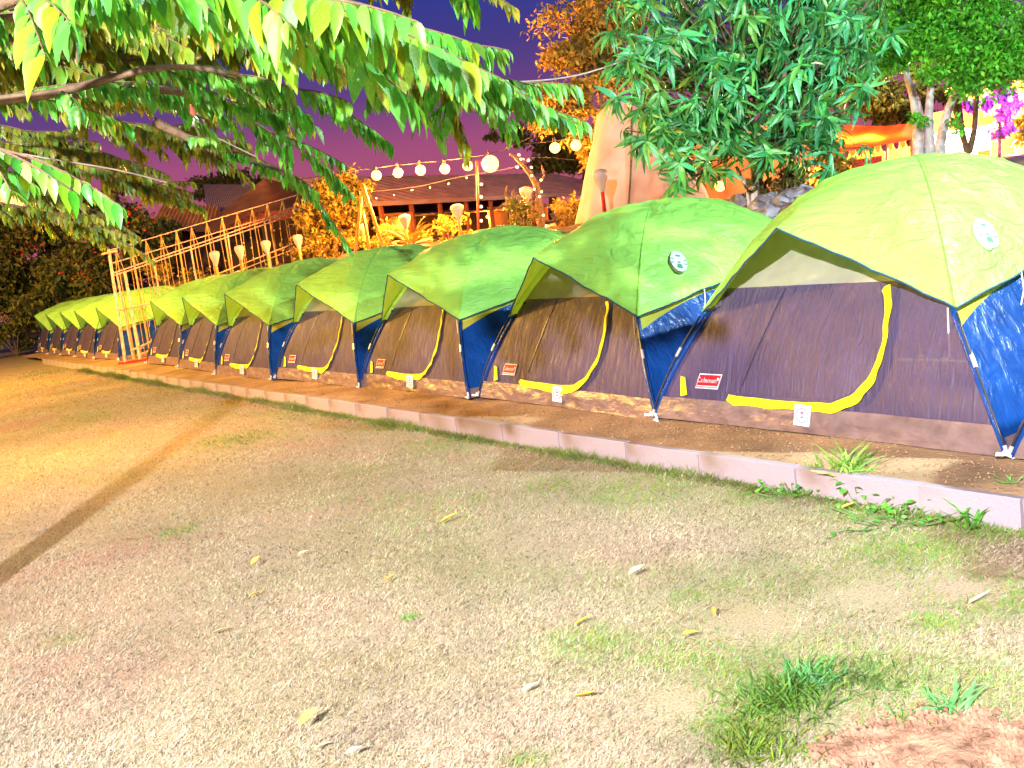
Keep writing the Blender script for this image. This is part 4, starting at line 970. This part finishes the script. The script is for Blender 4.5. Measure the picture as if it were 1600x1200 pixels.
# canvas tipi
c = at(1002, 300, 21.0); c[2] = gz(c); apx = at(985, 60, 21.0)
o = tag(empty('canvas_bell_tent', c), 'tall rounded pink-orange stained canvas tent behind the mango tree', 'tent')
hh = 2.5; ns = 10
def rprof(z): return 1.45 * (1 - .50 * z / 2.2) if z < 2.0 else 1.45 * (1 - .50 * 2.0 / 2.2) * math.sqrt(max(1 - ((z - 2.0) / .5) ** 2, .0004))
def cpt(th, v, off=0.0):
    z = -.15 + (hh + .13) * v; r = (rprof(max(z, 0)) + off) * (1 + .02 * math.cos(th * ns) * (1 - v)) + .02 * nz((math.cos(th), math.sin(th), z), 2.2, 4.)
    return np.array([r * math.cos(th), r * math.sin(th), z])
def cone(a0, a1, nm, mm): return MB().grid(lambda a, v: cpt(a0 + (a1 - a0) * a, v), 40, 24).build(nm, mm, o, True)
cone(R(-112), R(20), 'canvas_panel', M_canvas); cone(R(20), R(170), 'canvas_panel', M_canvas2); cone(R(170), R(248), 'canvas_panel', M_canvas2)
MB().tube([cpt(R(-112 + 14 * v), v, .012) for v in np.linspace(0, 1, 16)], .02, 6).build('seam', M_bark, o, True)

M_wallB = mat('brown_plaster', (0.24, 0.09, 0.035), .9, .3, 1.5, .4, 12, .2)
# ochre garden wall between tipi and pavilion
b = at(1180, 300, 27); b[2] = gz(b); o = tag(empty('garden_wall', b), 'dim brown garden wall behind the mango trunk', 'wall')
A0, A1 = at(1075, 275, 26), at(1300, 245, 28)
for (za, zb, th, nm, mm) in ((-.4, 1.75, .25, 'wall_face', M_wallB), (1.75, 1.87, .34, 'coping', M_wood)):
    dd = A1 - A0; dd[2] = 0; L_ = np.linalg.norm(dd); dd /= L_; c_ = (A0 + A1) / 2; c_[2] = b[2] + (za + zb) / 2
    MB().box(c_ - b, (L_, th, zb - za), ax=(dd, np.cross([0, 0, 1.], dd), np.array([0, 0, 1.]))).build(nm, mm, o)
# orange pavilion
b = at(1350, 262, 23); b[2] = gz(b); o = tag(empty('orange_pavilion', b), 'orange fabric pavilion with scalloped valance behind the largest tent', 'pavilion')
q = lambda x, y, t: at(x, y, t) - b
def quad(nm, mm, a, b_, c_, d, n=12, amp=.03):
    MB().grid(lambda s, v: (a * (1 - s) + b_ * s) * (1 - v) + (d * (1 - s) + c_ * s) * v + np.array([0, 0, amp * math.sin(s * 17) * math.sin(v * 3.1) - amp * 2 * math.sin(s * math.pi) * v]), n * 2, n).build(nm, mm, o, True)
quad('canopy', M_awn, q(1268, 246, 21.5), q(1425, 218, 21.8), q(1428, 192, 25), q(1320, 194, 25))
for i in range(16):
    s0 = i / 16; s1 = (i + .92) / 16; a = q(1268, 246, 21.45) * (1 - s0) + q(1425, 218, 21.75) * s0; e_ = q(1268, 246, 21.45) * (1 - s1) + q(1425, 218, 21.75) * s1
    vs = [a, e_] + [e_ * (1 - k / 4) + a * k / 4 - np.array([0, 0, .16 * math.sin(math.pi * (k / 4 * .8 + .1))]) for k in range(5)]
    MB().add(vs, [(0, 1, 2, 3, 4, 5, 6)]).build('scallop', M_wood if i % 2 else M_awn, o)
quad('back_curtain', M_wallO, q(1250, 300, 25), q(1435, 262, 25), q(1428, 205, 25.0), q(1300, 215, 25.0), 8, .0)
for x in (1262, 1300, 1385, 1424):
    yt = 246 - (x - 1268) * .178
    MB().tube([q(x, 300, 21.7), q(x, yt, 21.7)], .035, 7).build('post', M_bamboo, o)
MB().add([q(1330, 275, 23), q(1378, 266, 23), q(1378, 243, 23), q(1330, 250, 23), q(1330, 275, 23.3), q(1378, 266, 23.3), q(1378, 243, 23.3), q(1330, 250, 23.3)], [(0, 1, 2, 3), (4, 7, 6, 5), (0, 4, 5, 1), (3, 2, 6, 7), (0, 3, 7, 4), (1, 5, 6, 2)]).build('dark_opening', M_wallD, o)
l = lamp('pavilion_light', 'POINT', q(1345, 235, 23.2), 2200, ORANGE, .15); l.parent = o
# bright house wall at the right
b = at(1530, 255, 26); b[2] = gz(b); o = tag(empty('white_house', b), 'brightly lit white house wall with orange door at the right edge', 'house')
def blk(nm, mm, x0, x1, y0a, y0b, y1a, y1b, t, th=.3):
    A4 = [at(x0, y1a, t), at(x1, y1b, t), at(x1, y0b, t), at(x0, y0a, t)]; bk = [p + DN * 0 + np.array([0, th, 0]) for p in A4]
    MB().add([p - b for p in A4 + bk], [(0, 1, 2, 3), (4, 7, 6, 5), (0, 4, 5, 1), (3, 2, 6, 7), (0, 3, 7, 4), (1, 5, 6, 2)]).build(nm, mm, o)
blk('wall', M_wallW, 1452, 1640, 210, 180, 300, 275, 26)
blk('upper_band', M_awn, 1440, 1640, 180, 140, 214, 186, 26.6, .2)
blk('door', M_awn, 1553, 1590, 205, 198, 252, 246, 25.8, .15)
blk('side_wall', M_wallO, 1590, 1660, 172, 160, 280, 270, 25.6, .2)
blk('low_wall', M_wallO, 1456, 1640, 250, 240, 300, 290, 24.5, .2)
blk('shutter', M_wallO, 1530, 1548, 236, 233, 256, 253, 24.4, .08)
l = lamp('house_lamp', 'POINT', at(1535, 190, 24.6) - b, 4200, (1.0, .80, .50), .12); l.parent = o
bo = sphere(at(1597, 148, 24.2) - b, .16, 12, 8).build('wall_lamp', M_bulb, o, True)
l = lamp('house_lamp', 'POINT', at(1597, 148, 23.9) - b, 900, (1.0, .62, .25), .2); l.parent = o
# violet spot lamp
M_vio = mat('violet_lamp', (.6, .4, 1), .4, .01, emit=(.35, .15, 1.0), estr=14)
b = at(1577, 153, 20.9); o = tag(empty('violet_lamp', b), 'small violet spot lamp shining on the bougainvillea', 'lamp')
MB().lathe((0, 0, 0), [(.001, .09), (.06, .07), (.07, 0), (.05, -.03)], 10).build('housing', M_wire, o, True); sphere((0, -.03, -.04), .045, 10, 6).build('bulb', M_vio, o, True)
MB().tube([(0, .05, .05), (0, .5, .2)], .012, 5).build('bracket', M_wire, o)
l = lamp('violet_light', 'POINT', (0, -.12, -.12), 420, (.45, .12, 1.0), .08); l.parent = o

# covered heaps at the right
def heap(px0, px1, py_b, py_t, t, mm, label, nm, sd):
    b = at((px0 + px1) / 2, py_b, t); o = tag(empty(nm, b), label, 'tarp'); rx = (px1 - px0) / 2 * t / F_PX; hz = (py_b - py_t) * t / F_PX
    def fn(a, v):
        th = a * 2 * math.pi; r = math.sin(v * math.pi / 2); z = hz * math.cos(v * math.pi / 2) ** .8
        p = np.array([rx * r * math.cos(th), rx * .7 * r * math.sin(th), z]); k = 1 + .12 * nz(p, 2.5, sd) + .05 * nz(p, 8, sd); return p * k - np.array([0, 0, .1])
    MB().grid(fn, 40, 16).build('cover', mm, o, True)
    P = [np.array(fn(.75 + .5 * (s - .5) * .0, 1 - abs(1 - 2 * s))) for s in np.linspace(0, 1, 10)]
    MB().tube([np.array(fn(.62 if s < .5 else .12, abs(1 - 2 * s))) + np.array([0, 0, .02]) for s in np.linspace(0, 1, 12)], .012, 5).build('tie_rope', M_cord, o, True)
heap(1500, 1605, 290, 253, 17, M_blue, 'blue tarpaulin heap behind the largest tent at the right', 'tarp_heap', 2.)
heap(1535, 1600, 306, 272, 15.5, M_tan, 'tan cloth heap in front of the blue tarpaulin heap', 'tarp_heap', 5.)
# rocks on the bank
for i in range(34):
    px = random.uniform(1065, 1260); py = 372 - (px - 1065) * .06 + random.uniform(-22, 22); t = random.uniform(13.0, 14.0)
    p = at(px, py, t); p[2] = gz(p) + .03; s = random.uniform(.07, .2) * (1.25 if i < 6 else 1)
    mb = MB(); sd = random.uniform(0, 50)
    def fn(a, v, s=s, sd=sd):
        th = a * 2 * math.pi; ph = v * math.pi; d = np.array([math.cos(th) * math.sin(ph) * 1.2, math.sin(th) * math.sin(ph), .75 * math.cos(ph)]); return d * s * (1 + .45 * nz(d, 1.6, sd))
    o = mb.grid(fn, 10, 6).build('rock', M_rock); o.location = p; o.rotation_euler = (random.uniform(-.4, .4), random.uniform(-.4, .4), random.uniform(0, 6))
    tag(o, 'grey rock lying on the dirt bank between the two nearest tents', 'rock', 'rocks on the bank')
# low shrubs on the terrace
def shrub(px, py, t, r, n, size, label, mm):
    b = at(px, py, t); b[2] = gz(b) - .02; o = tag(empty('shrub', b), label, 'shrub'); top = at(px, py, t)[2] - b[2]
    tag(cloud('foliage', clumps(np.array([0, 0, max(top, r * .6)]), (r, r, r * .8), 9, n), size, mm, o, None, .1, .3), kind='stuff')
    for k in range(5): MB().tube([(0, 0, -.05), (random.uniform(-.4, .4) * r, random.uniform(-.4, .4) * r, max(top, r * .6))], .018, 5).build('stem', M_bark, o)
shrub(1235, 318, 13.5, .45, 500, .12, 'low leafy shrub at the foot of the mango tree', M_leafD)
shrub(1300, 290, 16, .6, 600, .13, 'low shrub beside the big tent left of the pavilion', M_leafO)
shrub(590, 395, 27, .8, 700, .13, 'red-lit low shrub between the bamboo frame and the young palm', M_leafO)
shrub(700, 375, 28, .7, 600, .13, 'low shrub in front of the hall right of the young palm', M_leafO)
shrub(820, 350, 24, .8, 800, .13, 'low shrub under the crooked trunk', M_leafD)
shrub(875, 345, 23, .6, 600, .13, 'low shrub at the left foot of the tall canvas tent', M_leafO)
shrub(500, 390, 29, .9, 900, .14, 'low shrub beneath the small yellow-lit tree', M_leafO)
shrub(290, 445, 31, 1.2, 1200, .16, 'flowering shrub seen through the pipe frame', M_leafO)
shrub(110, 500, 42, 1.6, 1500, .22, 'low dark hedge shrub behind the farthest tents', M_leafD)
shrub(20, 520, 41, 1.8, 1600, .22, 'dark hedge shrub at the left edge beyond the kerb end', M_leafD)
for (px, py, t, n) in ((205, 340, 38.5, 40), (150, 375, 38.5, 30), (30, 385, 41.5, 26), (130, 425, 38, 20)):
    tr_ = T_DARK if px == 30 else T_BUSH
    V_, F_ = batch(leaf_small(), at(px, py, t) - np.array(tr_.location) + RNG.normal(size=(n, 3)) * np.array([.45, .3, .3]), frames(RNG.normal(size=(n, 3)), RNG.normal(size=(n, 3))), RNG.uniform(.08, .17, n)); tag(npmesh('blossoms', V_, F_, M_redf, tr_), kind='stuff')
# overhead wires
def wire(px, label, t, mm=M_wireL, r=.008):
    b = at(*px[0], t[0]); o = bez([at(x, y, tt) - b for (x, y), tt in zip(px, t)], 20); ob = MB().tube(o, r, 5).build('overhead_wire', mm); ob.location = b; tag(ob, label, 'wire')
wire([(690, 120), (800, 128), (900, 118), (990, 90), (1040, 75)], 'pale wire crossing the blue sky to the mango tree', (9, 10.5, 11.5, 12, 12.3))
wire([(-60, 222), (60, 245), (180, 265), (260, 285)], 'thin wire through the leaves at the left', (5.6, 5.8, 6.2, 6.6), M_wireL, .004)
wire([(180, 130), (260, 165), (320, 205), (400, 245)], 'thin wire sloping through the branches with an unlit bulb', (5.2, 5.2, 5.3, 5.6), M_wireL, .004)
b = at(301, 180, 5.2); o = tag(empty('hanging_bulb', b), 'white unlit bulb hanging in the overhanging branches', 'bulb')
sphere((0, 0, -.03), .028, 10, 8).build('glass', M_white, o, True); MB().lathe((0, 0, 0), [(.016, -.01), (.018, .04), (.012, .05)], 8).build('socket', M_redf, o, True)
